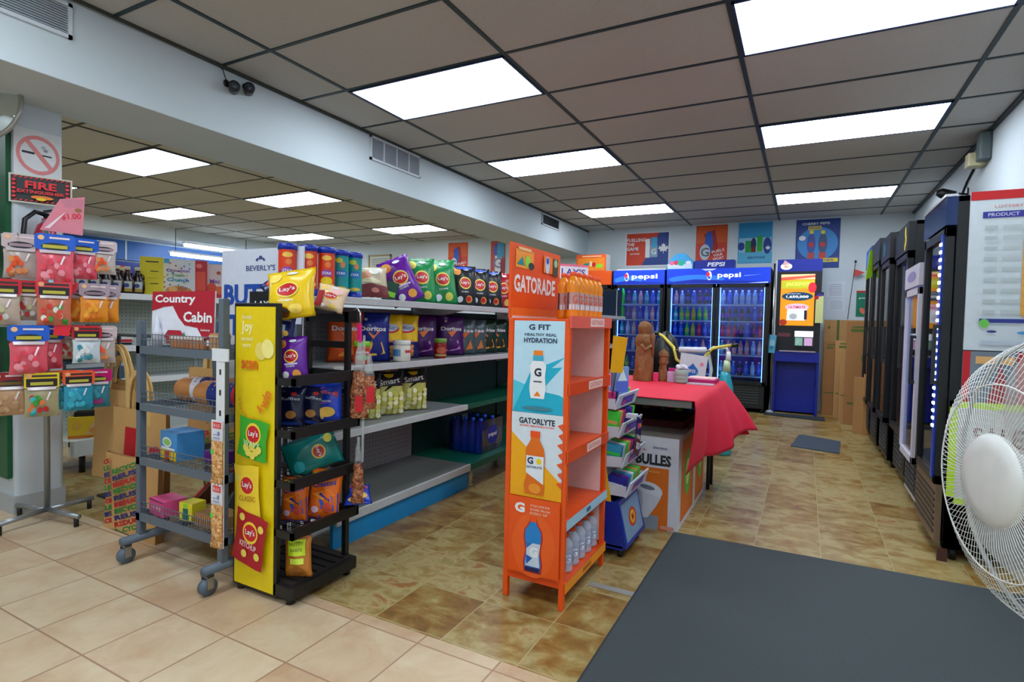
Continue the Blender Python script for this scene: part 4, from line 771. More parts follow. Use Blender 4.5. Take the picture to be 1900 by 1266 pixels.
# odds under the table
b = MB(); b.box(1.6, 2.2, 1.15, 1.7, .5195, .56, C(90, 14, 26, .8)); tag(b.build('folded_cloth'), 'dark maroon folded cloth on top of the big carton under the table', 'cloth')
for i, (x, c_, l) in enumerate(((1.86, C(190, 180, 120), 'cream'), (1.98, C(110, 110, 110), 'grey'), (2.08, C(140, 200, 40), 'lime green'), (2.16, C(30, 110, 190), 'light blue'))):
    b = MB(); b.lathe([(.03, 0), (.03, .08), (.02, .1), (.02, .12)], c_, 12); tag(b.build('small_bottle', loc=(x, 1.6, .561)), l + ' small bottle standing under the table edge', 'bottle')

# carvings and knick-knacks
WD = C(132, 86, 40, .6, noise=.45, scale=45, bump=1.0)
def carve(prof, H, seg=28, rough=.005, seed=0):
    b = MB(); vs = []; n = 46
    def rad(v):
        for (v0, r0), (v1, r1) in zip(prof, prof[1:]):
            if v0 <= v <= v1: f = (v-v0)/(v1-v0); f = f*f*(3-2*f); return r0+(r1-r0)*f
        return prof[-1][1]
    for j in range(n+1):
        v = j/n; r = rad(v)
        for i in range(seg):
            a = 2*PI*i/seg; rr = r*(1+.10*math.sin(3*a+seed+v*9))+rough*math.sin(7*a+21*v+seed)*math.sin(34*v+2*a)
            vs.append((rr*math.cos(a)*1.05, rr*math.sin(a)*.85, v*H))
    fs = [(j*seg+i, j*seg+(i+1) % seg, (j+1)*seg+(i+1) % seg, (j+1)*seg+i) for j in range(n) for i in range(seg)] + [tuple(range(seg))[::-1], tuple(range(n*seg, (n+1)*seg))]
    return b.mesh(vs, fs, WD, True)
t = thing('wood_carving', 'tall carved brown wooden figure standing on the red tablecloth', 'carving', (1.83, 1.62, .744), .5)
b = carve([(0, .062), (.06, .062), (.3, .058), (.5, .05), (.58, .046), (.66, .056), (.74, .05), (.79, .034), (.83, .042), (.9, .044), (.96, .034), (1, .006)], .42)
b.lathe([(0, 0), (.012, .01), (.014, .09), (.02, .12), (.012, .15), (0, .16)], WD, 10, c=(.055, -.02, .18)); b.tube([(-.03, -.05, .26), (-.01, -.065, .22), (.04, -.05, .25)], .012, WD)
b.build('figure', t); b = MB(); b.tube([(.06, -.01, 0), (.064, 0, .34)], .008, BRN); b.build('staff', t)
t = thing('wood_carving', 'small carved wooden figure with a pointed hat on the red tablecloth', 'carving', (1.95, 1.7, .744), .4)
b = carve([(0, .03), (.1, .032), (.3, .026), (.5, .022), (.56, .03), (.7, .028), (.74, .026), (.78, .036), (.84, .03), (1, .004)], .23, 20, .003, 2); b.build('figure', t)
b = MB(); b.tube([(-.012, 0, 0), (-.014, -.01, .08)], .012, WD); b.tube([(.014, 0, 0), (.014, -.01, .08)], .012, WD); b.build('leg', t)
t = thing('striped_pot', 'small grey-green ribbed pot filled with white flowers', 'pot', (2.085, 1.65, .744))
b = MB(); b.lathe([(.036, 0), (.042, .008), (.044, .02), (.041, .024), (.045, .03), (.046, .045), (.042, .05), (.046, .056), (.046, .075), (.043, .08), (.044, .09), (.036, .092)], C(150, 170, 160, .5), 20); b.build('pot', t)
b = MB(); r2 = random.Random(3)
for k in range(16): a = r2.random()*6.28; q = r2.random()*.035; b.lathe([(0, 0), (.012, .004), (.014, .012), (.008, .02), (0, .022)], C(215, 212, 225, .6), 8, c=(q*math.cos(a), q*math.sin(a), .088+.02*r2.random()))
b.build('flowers', t)
t = thing('purple_gift', 'purple and pink glossy packet behind the small carving', 'packet', (2.0, 1.78, .744), .3); b = MB(); b.rbox(-.03, .03, -.02, .02, 0, .09, .01, C(120, 20, 150, .3)); b.box(-.03, .03, -.021, -.02, .05, .09, MAG); b.build('packet_body', t)
b = MB(); b.rbox(-.022, .022, -.02, .02, 0, .06, .008, C(235, 60, 120, .35)); tag(b.build('pink_box', loc=(1.905, 1.66, .744)), 'small pink box between the two carvings', 'box')
b = MB(); b.rbox(-.03, .03, -.02, .02, 0, .07, .008, C(200, 180, 215, .35)); tag(b.build('lilac_box', loc=(2.01, 1.7, .744)), 'small lilac box beside the ribbed pot', 'box')
t = thing('greeting_tray', 'magenta tray of small pastel cards lying on the red cloth', 'tray', (2.2, 1.8, .744), .0)
b = MB(); b.rbox(-.1, .1, -.1, .1, 0, .028, .01, C(180, 14, 100, .4)); b.build('tray_body', t)
for k in range(4): b = MB(); b.box(-.09, .09, -.085+.043*k, -.05+.043*k, .028, .036, (C(240, 170, 190), C(245, 225, 200))[k % 2], Matrix.Rotation(.0, 4, 'X')); b.build('card_row', t)
b = MB(); b.box(2.13, 2.3, 1.6, 1.68, .7445, .752, C(190, 190, 195, .3)); tag(b.build('clear_ruler'), 'thin clear strip lying in front of the magenta tray', 'strip')
b = MB(); b.rbox(-.02, .02, -.015, .015, 0, .035, .006, YEL); tag(b.build('yellow_tag', loc=(2.14, 1.9, .744)), 'tiny yellow box behind the ribbed pot', 'box')

# ================================================================ BIKE behind the table
t = thing('bicycle', 'small bike with yellow-sleeved handlebar and a white number plate behind the table', 'bicycle', (1.98, 2.55, 0), 0)
YT = C(225, 205, 80, .4); FRM = C(25, 40, 110, .3)
def wheel(cy, R):
    b = MB(); b.tube([(0, cy+R*math.cos(2*PI*i/36), R+.025+R*math.sin(2*PI*i/36)) for i in range(36)], .024, BK, 10, True); b.tube([(0, cy+(R-.03)*math.cos(2*PI*i/36), R+.025+(R-.03)*math.sin(2*PI*i/36)) for i in range(36)], .006, CHR, 6, True)
    for k in range(14): a = 2*PI*k/14; b.tube([(0, cy, R+.025), (0, cy+(R-.03)*math.cos(a), R+.025+(R-.03)*math.sin(a))], .0013, CHR, 4, cap=False)
    b.tube([(-.04, cy, R+.025), (.04, cy, R+.025)], .018, CHR); b.build('wheel', t)
wheel(0, .225); wheel(.85, .225)
b = MB(); b.tube([(0, .1, .66), (0, .18, .42)], .018, FRM); b.tube([(0, .12, .62), (0, .52, .58)], .016, FRM); b.tube([(0, .17, .44), (0, .45, .3)], .018, FRM); b.tube([(0, .45, .3), (0, .55, .68)], .014, FRM)
for s in (-1, 1): b.tube([(.02*s, .45, .3), (.045*s, .85, .25)], .009, FRM); b.tube([(.02*s, .54, .6), (.045*s, .85, .25)], .008, FRM)
b.build('frame', t)
b = MB()
for s in (-1, 1): b.tube([(.0, .11, .66), (.05*s, .09, .62), (.05*s, 0, .25)], .011, C(200, 205, 210, .3))
b.tube([(0, .11, .62), (0, .07, .8)], .014, CHR); b.build('fork', t)
b = MB(); b.tube([(-.05, .06, .8), (-.12, .05, .85), (-.15, .07, .95), (-.25, .12, 1.04), (-.3, .18, 1.06)], .013, YT); b.tube([(.05, .06, .8), (.1, .05, .87), (.16, .06, .95), (.22, .1, .97), (.3, .15, .985)], .013, YT); b.tube([(-.06, .06, .8), (.06, .06, .8)], .013, C(190, 140, 90)); b.build('handlebar', t)
b = MB(); b.tube([(-.3, .18, 1.06), (-.36, .22, 1.07)], .018, BK); b.build('grip', t); b = MB(); b.tube([(.3, .15, .985), (.35, .18, .985)], .018, BK); b.build('grip', t)
b = MB(); b.tube([(-.13, .05, .93), (.15, .05, .935)], .008, CHR); b.tube([(-.1, .05, .935), (.12, .05, .94)], .024, C(225, 225, 235, .5)); b.build('crossbar_pad', t)
b = MB(); T = Matrix.Translation((.02, .03, .8)) @ Matrix.Rotation(.12, 4, 'Y') ; b.box(-.11, .11, -.006, 0, -.16, .1, C(225, 228, 235, .4), T); vs = lambda u, v, q: T @ Vector((-.11+.22*u, -.006-q, -.16+.26*v))
b.art(vs, [('e', .5, .45, .24, .18, C(120, 180, 225)), ('p', [(.3, .5), (.5, .72), (.72, .5), (.6, .2), (.38, .25)], C(30, 110, 200)), ('e', .82, .72, .07, .06, C(240, 140, 160)), ('t', 'BMX', .5, .46, .12, WH, .3)], .22, .26); b.build('number_plate', t)
b = MB(); b.lathe([(0, 0), (.06, .01), (.09, .04), (.06, .07), (0, .08)], BK, 14, T=Matrix.Translation((-.02, .6, .7)) @ Matrix.Scale(1.4, 4, (0, 1, 0))); b.build('saddle', t)
t = thing('black_bag', 'black bag hooked over the bike behind the carvings', 'bag', (1.74, 2.75, 0), .3); b = MB(); b.lathe([(.1, .7), (.13, .75), (.12, .9), (.08, 1.02), (.03, 1.08), (0, 1.09)], BK, 16); b.build('bag_body', t); b = MB(); b.lathe([(.12, .0), (.13, .3), (.13, .6), (.1, .7)], C(150, 150, 150), 16); b.build('lower_bag', t)
t = thing('spray_jug', 'pale plastic sprayer with an arched handle standing behind the bike', 'sprayer', (2.16, 3.0, 0))
b = MB(); b.tube([(-.1, 0, .0), (-.1, 0, .5), (-.07, 0, .75), (-.1, 0, .92), (-.06, 0, .95), (.05, 0, .95), (.075, 0, .9)], .014, C(205, 215, 210)); b.build('arched_handle', t)
b = MB(); b.lathe([(.07, 0), (.075, .02), (.07, .6), (.045, .7), (.035, .74)], C(50, 170, 185, .3), 16, c=(.05, 0, 0)); b.lathe([(.035, .74), (.03, .8), (.026, .84)], C(205, 225, 180, .3), 16, c=(.06, 0, 0)); b.lathe([(.026, .84), (.02, .88), (.018, .92)], C(225, 232, 225, .3), 16, c=(.07, 0, 0)); b.build('tank', t)
# ================================================================ COOLERS ON THE BACK WALL
CBK = C(16, 19, 22, .35); CIN = C(24, 70, 200, .5); LED = EM(190, 215, 255, 9); LEDB = EM(110, 165, 255, 9)  # CIN puts the bluish LED light into the interior wall colour
HEAD = lambda s: s
def header_mat(r, g_, b_, s):
    return EM(r, g_, b_, s)
def cooler(name, label, x0, x1, yf, H, D, doors, head, art_, shelves, zb=.4, rz=0, hz=.21, handle=True, interior=CIN, led=True, side=CBK, rough_frame=CBK):
    W = x1-x0; t = thing(name, label, 'cooler', ((x0+x1)/2, yf, 0), rz); a = W/2
    b = MB(); b.box(-a, -a+.03, .0, D, .06, H, side); b.box(a-.03, a, 0, D, .06, H, side); b.box(-a, a, D-.03, D, .06, H, side); b.box(-a, a, 0, D, H-.03, H, side); b.box(-a, a, .0, D, .06, zb-.02, side)
    b.box(-a+.03, a-.03, D-.04, D-.03, zb, H-hz, interior); b.box(-a+.03, -a+.035, .06, D-.03, zb, H-hz, interior); b.box(a-.035, a-.03, .06, D-.03, zb, H-hz, interior); b.box(-a+.03, a-.03, .05, D-.03, H-hz-.005, H-hz, interior)
    b.build('body', t, bevel=.004)
    b = MB(); b.box(-a+.002, a-.002, -.045, 0, H-hz, H-.004, head)
    if art_: b.art(FR(-a, H-hz, W, hz-.004, -.045), art_, W, hz-.004, .001, .0006)
    b.build('header_sign', t)
    b = MB(); b.box(-a+.04, a-.04, -.004, 0, .09, zb-.05, C(24, 27, 30, .5))
    for k in range(7): b.box(-a+.1, a-.1, -.01, -.003, .13+.035*k, .14+.035*k, C(70, 76, 80, .4))
    b.build('base_grille', t)
    for x, y in ((-a+.05, .05), (a-.05, .05), (-a+.05, D-.05), (a-.05, D-.05)): b = MB(); b.lathe([(.02, 0), (.025, .06)], BK, 10, c=(x, y, 0)); b.build('foot', t)
    dw = (W-.03)/doors
    for k in range(doors):
        u0 = -a+.015+dw*k; u1 = u0+dw; f = .045; z0 = zb-.03; z1 = H-hz-.01
        b = MB(); 
        for q in ((u0+.003, u1-.003, z0, z0+f), (u0+.003, u1-.003, z1-f, z1), (u0+.003, u0+f, z0, z1), (u1-f, u1-.003, z0, z1)): b.box(q[0], q[1], -.04, -.002, q[2], q[3], rough_frame)
        d = b.build('door', t, bevel=.002)
        g_ = MB(); g_.box(u0+f, u1-f, -.024, -.018, z0+f, z1-f, GLS); g_.build('glass_pane', d)
        if handle: h = MB(); hx = u1-f/2 if k == 0 else u0+f/2; h.box(hx-.008, hx+.008, -.07, -.055, z0+.5, z0+.8, DK); h.box(hx-.006, hx+.006, -.056, -.04, z0+.5, z0+.52, DK); h.box(hx-.006, hx+.006, -.056, -.04, z0+.78, z0+.8, DK); h.build('handle', d)
        if led:
            for lx in (u0+f+.008, u1-f-.008): l_ = MB(); l_.box(lx-.003, lx+.003, .012, .02, z0+f, z1-f, LEDB); l_.build('light_strip', t)
    if led: l_ = MB(); l_.box(-a+.06, a-.06, .08, .12, H-hz-.02, H-hz-.008, EM(150, 190, 255, 14)); l_.build('added_lamp', t)  # lamp added under the header to brighten the cooler interior
    for z in shelves:
        b = MB(); b.box(-a+.035, a-.035, .06, .075, z-.014, z+.004, C(170, 190, 220, .4))
        for k in range(10): b.box(-a+.035, a-.035, .11+.05*k, .114+.05*k, z-.006, z-.002, C(170, 180, 200))
        b.box(-a+.035, -a+.045, .06, D-.05, z-.01, z-.002, WH); b.box(a-.045, a-.035, .06, D-.05, z-.01, z-.002, WH)
        b.build('shelf', t)
    return t
PB = EM(16, 60, 205, .55)
def pepsi(cx, tx, w, asp):
    return [('e', .3, .3, .28, .3, EM(40, 110, 235, .7)), ('p', [(.0, .1), (.3, .3), (.6, .18), (1, .1), (1, 0), (0, 0)], EM(12, 40, 160, .5)), ('e', cx, .52, .15/asp, .3, EM(240, 240, 250, .8)), ('e', cx-.012, .6, .11/asp, .17, EM(225, 30, 60, .8)), ('p', [(cx-.12/asp, .42), (cx, .5), (cx+.12/asp, .44), (cx+.05/asp, .3), (cx-.05/asp, .28)], EM(30, 90, 220, .8)),
            ('t', 'pepsi', tx, .5, .42, EM(235, 240, 250, .9), w, 0, .02)]
H1 = pepsi(.27, .62, .5, 3.6)
H2 = pepsi(.43, .62, .22, 6.5) + [('p', [(.76, .5), (.93, .56), (.76, .47)], EM(150, 180, 250, .7)), ('p', [(.35, .98), (.5, .98), (.46, .86), (.39, .86)], EM(170, 180, 240, .7)), ('p', [(.8, .02), (.98, .08), (.98, .02)], EM(200, 220, 255, .8))]
SH = (.48, .76, 1.0, 1.22, 1.45)
cooler('drink_cooler', 'single-door drink cooler with a glowing blue header, beside the double-door one', .28, 1.03, 5.8, 1.94, .72, 1, PB, H1, SH)
cooler('drink_cooler', 'double-door drink cooler with a wide glowing blue header next to the lottery terminal', 1.06, 2.4, 5.8, 1.94, .72, 2, PB, H2, SH)
cooler('drink_cooler', 'black drink cooler with a plain orange header behind the far snack shelf', -.5, .25, 5.8, 1.94, .72, 1, C(240, 90, 20, .4), None, (.76, 1.1, 1.45), interior=C(16, 30, 60), led=False)
# contents
def rowfill(x0, x1, y, z, n, mesh, label, group, sc=1):
    for i in range(n):
        put(mesh, 'drink_bottle', label, 'bottle', (x0+(x1-x0)*(i+.5)/n, y, z+.004), (0, 0, 0), group, sc)
def sb(key, liq, cap, lab, H=.19, R=.03): return small_bottle(key, R, H, C(*liq, .15), C(*cap, .4), C(*lab, .4))
bW = sb('b_w', (150, 180, 225), (220, 225, 235), (190, 205, 235)); bG = sb('b_g', (40, 190, 90), (60, 220, 120), (190, 220, 60)); bB = sb('b_b', (40, 90, 210), (225, 230, 245), (60, 120, 230)); bP = sb('b_p', (30, 30, 60), (200, 60, 180), (150, 40, 170))
bR = sb('b_r', (210, 30, 80), (60, 170, 120), (235, 60, 130)); bC = sb('b_c', (40, 26, 30), (40, 70, 200), (30, 70, 200)); bK = sb('b_k', (225, 150, 150), (225, 140, 120), (230, 190, 190)); bT = sb('b_t', (30, 170, 180), (230, 235, 240), (160, 220, 230)); bL = sb('b_l', (40, 220, 60), (40, 230, 80), (60, 200, 60), .24, .034)
bY = sb('b_y', (190, 200, 40), (80, 200, 90), (220, 215, 80))
shn = ('lowest', 'second', 'third', 'fourth', 'highest')
def cfill(x0, x1, rows, who):
    for k, seq in enumerate(rows):
        n = len(seq); 
        for cname, me in sorted(set(seq), key=lambda q: q[0]):
            for i, (c2, m2) in enumerate(seq):
                if m2 is me: put(me, 'drink_bottle', '%s bottle on the %s shelf, %s' % (cname, shn[k], who), 'bottle', (x0+(x1-x0)*(i+.5)/n, 5.92, SH[k]+.005), (0, 0, 0), '%s bottles on the %s shelf of the %s' % (cname, shn[k], who))
W_, G_, B_, P_, R_, C_, K_, T_, Y_b, L_ = ('white-capped', bW), ('green', bG), ('blue', bB), ('purple', bP), ('pink', bR), ('dark cola', bC), ('pale pink', bK), ('teal', bT), ('lime yellow', bY), ('bright green', bL)
cfill(.34, .97, [[W_, G_, B_, L_, T_, B_, P_], [K_, B_, W_, K_, B_, W_, W_], [T_, W_, K_, B_, P_, K_, W_], [L_, P_, K_, B_, W_, K_, W_], [L_, P_, T_, K_, T_, B_, T_]], 'single-door drink cooler')
cfill(1.13, 1.70, [[W_, B_, B_, B_, W_, B_], [W_, W_, B_, B_, K_, B_], [B_, B_, G_, Y_b, R_, B_, B_], [T_, G_, G_, Y_b, G_, G_, C_], [K_, W_, C_, B_, P_, C_, P_]], 'first door of the double-door cooler')
cfill(1.77, 2.33, [[T_, W_, B_, P_, B_, W_, B_], [T_, K_, K_, K_, K_, W_, K_], [R_, R_, R_, P_, B_, P_, R_], [P_, P_, C_, P_, C_, B_, P_], [W_, B_, W_, W_, W_, W_, B_]], 'second door of the double-door cooler')
# top-of-cooler cards
def box_sign(x0, x1, z0, z1, y, th, items, base, name, label, cat='display card'):
    b = MB(); b.box(x0, x1, y, y+th, z0, z1, base); b.art(FR(x0, z0, x1-x0, z1-z0, y), items, x1-x0, z1-z0, .001, .0006); return tag(b.build(name), label, cat)
box_sign(-.35, .13, 1.942, 2.2, 5.85, .2, [('r', 0, 0, 1, 1, C(235, 90, 30)), ('r', .05, .05, .95, .8, C(245, 140, 30)), ('r', .2, .86, .85, .93, C(245, 190, 150)), ('p', [(.12, .2), (.3, .5), (.45, .5), (.4, .2)], TEAL), ('r', .47, .3, .53, .6, C(235, 220, 180)), ('e', .6, .4, .06, .14, RED), ('e', .78, .32, .12, .12, LIM)], C(225, 225, 220), 'drink_box', 'orange printed box on top of the orange-header cooler', 'box')
b = MB(); b.prism([(1.03, 1.942), (1.4, 1.942), (1.4, 2.05), (1.28, 2.17), (1.16, 2.17), (1.05, 2.05)], 5.86, 5.98, C(60, 160, 215), ax='y'); b.art(FR(1.03, 1.942, .37, .23, 5.86), [('r', .05, .05, .95, .35, C(210, 225, 240)), ('e', .2, .4, .1, .13, PNK), ('e', .37, .42, .1, .14, C(220, 60, 90)), ('e', .55, .4, .13, .18, C(30, 180, 140)), ('e', .82, .42, .1, .1, WH)], .37, .23)
tag(b.build('drink_box'), 'light blue printed box on top of the double-door cooler', 'box')
box_sign(1.42, 1.94, 1.942, 2.06, 5.85, .2, [('t', 'PEPSI', .55, .5, .5, WH, .45, 0, .035, .15)], C(14, 40, 150, .4), 'drink_box', 'dark blue box lettered in white on top of the double-door cooler', 'box')
b = MB(); b.box(.3, 1.02, 5.86, 6.3, 1.942, 1.965, C(215, 218, 218)); tag(b.build('white_board'), 'flat white board lying on the single-door cooler', 'board')
t = thing('wall_pipe', 'bright metal corner post between the double-door cooler and the lottery terminal', 'post', (2.435, 5.95, 0)); b = MB(); b.tube([(0, 0, 0), (0, 0, 2.0)], .013, CHR, 12); b.build('post', t); b = MB(); b.lathe([(.05, 0), (.05, .02), (.02, .04)], C(190, 195, 200), 14); b.build('foot', t)
b = MB(); b.rbox(-.045, .045, -.02, .02, -.12, .12, .015, C(90, 180, 215, .3)); b.art(FR(-.045, -.12, .09, .24, -.02), [('e', .5, .55, .35, .2, C(170, 215, 235)), ('e', .5, .3, .25, .1, C(50, 140, 190))], .09, .24); tag(b.build('blue_sachet', loc=(2.44, 5.9, .93), rot=(0, .08, 0)), 'light blue sachet hung on the post beside the lottery terminal', 'packet')

# ================================================================ LOTTERY TERMINAL
t = thing('lottery_terminal', 'tall blue lottery terminal with an orange jackpot screen', 'terminal', (2.73, 6.05, 0))
AB = C(10, 36, 160, .35); a = .265
b = MB(); b.box(-a, a, .06, .5, .02, 2.05, AB); b.box(-a, a, -.12, .06, .70, .83, AB); b.box(-a, -a+.03, -.1, .06, .0, .83, AB); b.box(a-.03, a, -.1, .06, .0, .83, AB); b.box(-a-.02, -a, .0, .2, 0, 2.05, C(215, 220, 228)); b.build('cabinet', t, bevel=.005)
b = MB(); b.box(-a, a, .0, .06, 1.9, 2.06, AB); b.art(FR(-a, 1.9, 2*a, .16, 0), [('e', .2, .42, .13, .27, EM(255, 255, 255, 1.0)), ('p', [(.1, .5), (.16, .95), (.3, .6)], C(240, 190, 190)), ('e', .2, .4, .07, .14, C(250, 215, 190))], 2*a, .16); b.build('header', t)
b = MB(); b.box(-a, a, .0, .06, .83, 1.9, C(24, 26, 30, .4)); b.build('front_frame', t)
b = MB(); sw, sh = .40, .68; b.box(-.215, .185, -.012, 0, 1.18, 1.86, C(240, 150, 30)); e1 = EM(245, 160, 20, .5)
b.art(FR(-.215, 1.18, sw, sh, -.012), [('r', 0, 0, 1, 1, e1), ('r', 0, .9, 1, 1, EM(250, 215, 160, .55)), ('p', [(0, .88), (1, .94), (1, .98), (0, .94)], EM(235, 90, 70, .5)), ('r', .02, .72, .98, .88, EM(200, 200, 40, .5)), ('t', 'JACKPOT', .5, .8, .085, EM(240, 240, 120, .7), .7, 0, .02), ('e', .93, .74, .12, .1, EM(220, 40, 60, .6)),
    ('e', .5, .57, .46, .085, C(20, 80, 120)), ('t', '1,650,000', .5, .56, .055, EM(255, 255, 255, .7), .66, 0, .03), ('t', 'ESTIMATED', .4, .62, .025, WH, .4), ('e', .5, .36, .35, .07, EM(250, 190, 210, .6)), ('t', 'ULTIMATE', .5, .36, .05, MAG, .5), ('p', [(.2, .1), (.75, .1), (.8, .32), (.22, .32)], EM(230, 235, 250, .6)), ('e', .4, .18, .12, .06, WH), ('r', .72, .12, .8, .3, NAVY), ('e', .1, .06, .12, .06, C(230, 70, 40))], sw, sh, .001, .0006)
b.build('screen', t)
b = MB(); b.box(-.04, .2, -.02, 0, .9, 1.12, C(40, 44, 48)); b.art(FR(-.04, .9, .24, .22, -.02), [('r', .05, .6, .95, .95, EM(230, 240, 255, 1.1)), ('r', .08, .08, .45, .55, EM(120, 170, 150, .6)), ('r', .52, .08, .92, .55, EM(200, 160, 200, .6)), ('t', 'ATM', .26, .3, .2, WH, .26)], .24, .22); b.build('small_display', t)
b = MB(); b.box(-.23, -.08, -.006, 0, 1.03, 1.08, C(120, 60, 70)); b.box(-.2, .22, -.14, -.12, .835, .85, C(190, 170, 180)); b.build('slot_panel', t)
b = MB(); b.rbox(.2, .29, -.05, -.03, 1.22, 1.62, .004, C(225, 225, 150, .5)); b.art(FR(.2, 1.22, .09, .4, -.05), [('r', 0, .88, 1, 1, NAVY), ('e', .5, .9, .4, .04, C(90, 60, 160)), ('e', .1, .82, .3, .06, RED)], .09, .4); b.build('side_leaflet', t)
# cardboard
CB = C(172, 120, 70, .85, noise=.08, scale=8); CB2 = C(186, 140, 86, .85, noise=.08, scale=8); CBG = C(90, 110, 50, .8)
def board(x, y, w_, th, h, lean, label, mat=CB, marks=(), rz=0):
    b = MB(); b.box(-w_/2, w_/2, 0, th, 0, h, mat)
    if marks: b.art(FR(-w_/2, 0, w_, h, 0), marks, w_, h)
    tag(b.build('cardboard_box', loc=(x, y, 0), rot=(-lean, 0, rz)), label, 'cardboard box', 'flattened cardboard boxes leaning in the corner')
mk = [('r', .2, .9, .6, .93, CBG), ('r', .1, .3, .9, .315, CBG), ('r', .25, .95, .8, .965, CBG)]
board(3.3, 6.42, .5, .05, 1.27, .02, 'widest flattened cardboard box, standing right against the wall', CB2, [('r', .3, .0, .36, 1, CBG), ('e', .12, .92, .03, .02, CBG)])
board(3.14, 6.2, .18, .06, .98, .03, 'flattened cardboard box nearest the lottery terminal', CB, mk)
board(3.28, 6.1, .2, .05, 1.0, .03, 'flattened cardboard box second from the lottery terminal, with a pale tape seam', CB2, mk)
board(3.3, 5.7, .16, .05, .72, .04, 'short flattened cardboard box in the middle of the stack', CB2, [('r', .1, .45, .9, .47, CBG)])
board(3.4, 5.5, .26, .05, 1.24, .03, 'tall darker flattened cardboard box with green stamps at its top', CB, [('r', .15, .9, .7, .93, CBG), ('r', .2, .94, .7, .955, CBG), ('r', .1, .2, .7, .22, CBG), ('r', .6, .62, .95, .68, CBG)])
board(3.37, 4.9, .09, .06, .62, .03, 'narrow pale cardboard box closest to the black coolers, first of two', CB2); board(3.46, 4.86, .1, .06, .66, .03, 'narrow pale cardboard box closest to the black coolers, second of two', CB2)

# ================================================================ COOLERS ALONG THE RIGHT WALL  (front faces -X)
def side_cooler(y0, y1, xf, H, label, head, art_, n=1, **k):
    c = cooler('upright_cooler', label, -(y1-y0)/2, (y1-y0)/2, 0, H, 4.0-xf, n, head, art_, (.5, .8, 1.1, 1.4) if H > 1.7 else (.5, .8, 1.1), rz=-PI/2, **k)
    c.location = (xf, (y0+y1)/2, 0); return c
side_cooler(1.18, 1.76, 3.46, 1.80, 'black upright cooler with a bright strip of small lamps, nearest the fan', C(18, 44, 96, .12), None, hz=.14, led=False, interior=C(30, 60, 120))
t = [o for o in bpy.data.objects if o.get('label', '').startswith('black upright cooler with a bright strip')][0]
b = MB(); b.box(.205, .25, -.048, -.04, .4, 1.62, C(20, 60, 170, .3)); b.build('lamp_channel', t)
lm = MB()
for x in (.218, .238): lm.lathe([(0, 0), (.0075, .001), (.0085, .003), (.006, .006), (0, .007)], EM(215, 232, 255, 12), 10, T=Matrix.Translation((x, -.048, 0)) @ Matrix.Rotation(PI/2, 4, 'X'))
lm = lm.data('lamp_pair')
for k in range(25):
    o = bpy.data.objects.new('lamp', lm); COL.objects.link(o); o.parent = t; o.location = (0, 0, .66+.038*k)
b = MB(); b.box(-.285, .285, -.05, -.0, 1.8, 1.812, C(200, 205, 210, .2)); b.build('top_trim', t)
b = MB(); b.box(-.27, .27, -.03, -.004, .08, .37, C(120, 98, 74, .5))
for k in range(7): b.box(-.25, .25, -.034, -.028, .12+.032*k, .132+.032*k, BK)
b.build('brown_vent', t)
b = MB(); b.box(.29, .31, -.02, .02, 0, .06, C(70, 40, 30)); b.build('skid', t)
WSD = C(205, 203, 214, .4)
side_cooler(1.92, 2.46, 3.47, 1.56, 'white rounded upright cooler between the black coolers', WSD, [('e', .5, .5, .3, .25, C(150, 140, 190))], hz=.14, zb=.34, side=WSD, rough_frame=WSD, interior=C(120, 170, 215))
ss = ['low black upright cooler with yellow stickers beside the white cooler', 'black upright cooler with a green logo, second beyond the white cooler', 'black upright cooler with a rounded top, third beyond the white cooler', 'black and blue upright cooler nearest the cardboard boxes']
side_cooler(2.56, 3.2, 3.49, 1.92, ss[0], CBK, [('e', .8, .7, .05, .2, YEL), ('e', .85, .4, .05, .2, YEL), ('e', .8, .2, .05, .15, YEL)], led=False, interior=C(20, 40, 70))
side_cooler(3.26, 3.86, 3.46, 1.95, ss[1], CBK, [('e', .4, .5, .1, .3, TEAL)], led=False, interior=C(20, 50, 60))
side_cooler(3.92, 4.54, 3.45, 2.0, ss[2], C(30, 34, 40, .3), None, led=False, interior=C(20, 40, 70))
side_cooler(4.6, 5.2, 3.45, 2.02, ss[3], C(20, 60, 160, .3), [('r', .1, .2, .9, .8, C(60, 120, 210))], led=False, interior=C(30, 80, 170))
b = MB(); b.prism([(0, 0), (.11, .06), (.13, .34), (.03, .3)], 0, .006, C(180, 240, 40, .4), ax='y'); tag(b.build('neon_card', loc=(3.36, 4.56, 1.66), rot=(0, 0, .5)), 'fluorescent yellow-green card sticking out from the black coolers', 'card')
# posters on the side of the nearest cooler
b = MB(); b.box(3.505, 3.985, 1.168, 1.18, 1.05, 1.81, C(212, 222, 226, .45)); RW, RH = .48, .76
A = [('r', 0, .945, 1, 1, C(200, 24, 30)), ('t', 'PLAN YOUR GAME', .62, .905, .018, C(110, 110, 150), .34), ('t', 'LOTTERY', .3, .9, .018, C(220, 150, 150), .22), ('r', .1, .83, .98, .87, C(50, 50, 150)), ('t', 'PRODUCT', .26, .85, .022, C(200, 200, 230), .24), ('t', 'GAME DESCRIPTION', .7, .85, .022, C(200, 200, 230), .4), ('r', .42, .22, .98, .825, C(235, 170, 70))]
for k in range(9): z = .77-.066*k; A += [('r', .42, z-.034, .98, z-.031, C(215, 120, 50)), ('e', .66, z, .1, .016, C(160, 150, 140)), ('e', .6, z+.005, .05, .012, C(225, 225, 225)), ('r', .12, z-.01, .22, z+.012, C(185, 195, 195)), ('r', .26, z-.01, .4, z+.012, C(190, 200, 200))]
A += [('r', .1, .175, .98, .2, C(40, 50, 140)), ('e', .14, .17, .04, .028, C(110, 200, 80)), ('e', .2, .12, .04, .008, C(50, 60, 130)), ('e', .45, .115, .06, .01, C(60, 150, 210)), ('r', .12, .04, .95, .06, C(190, 200, 215))]
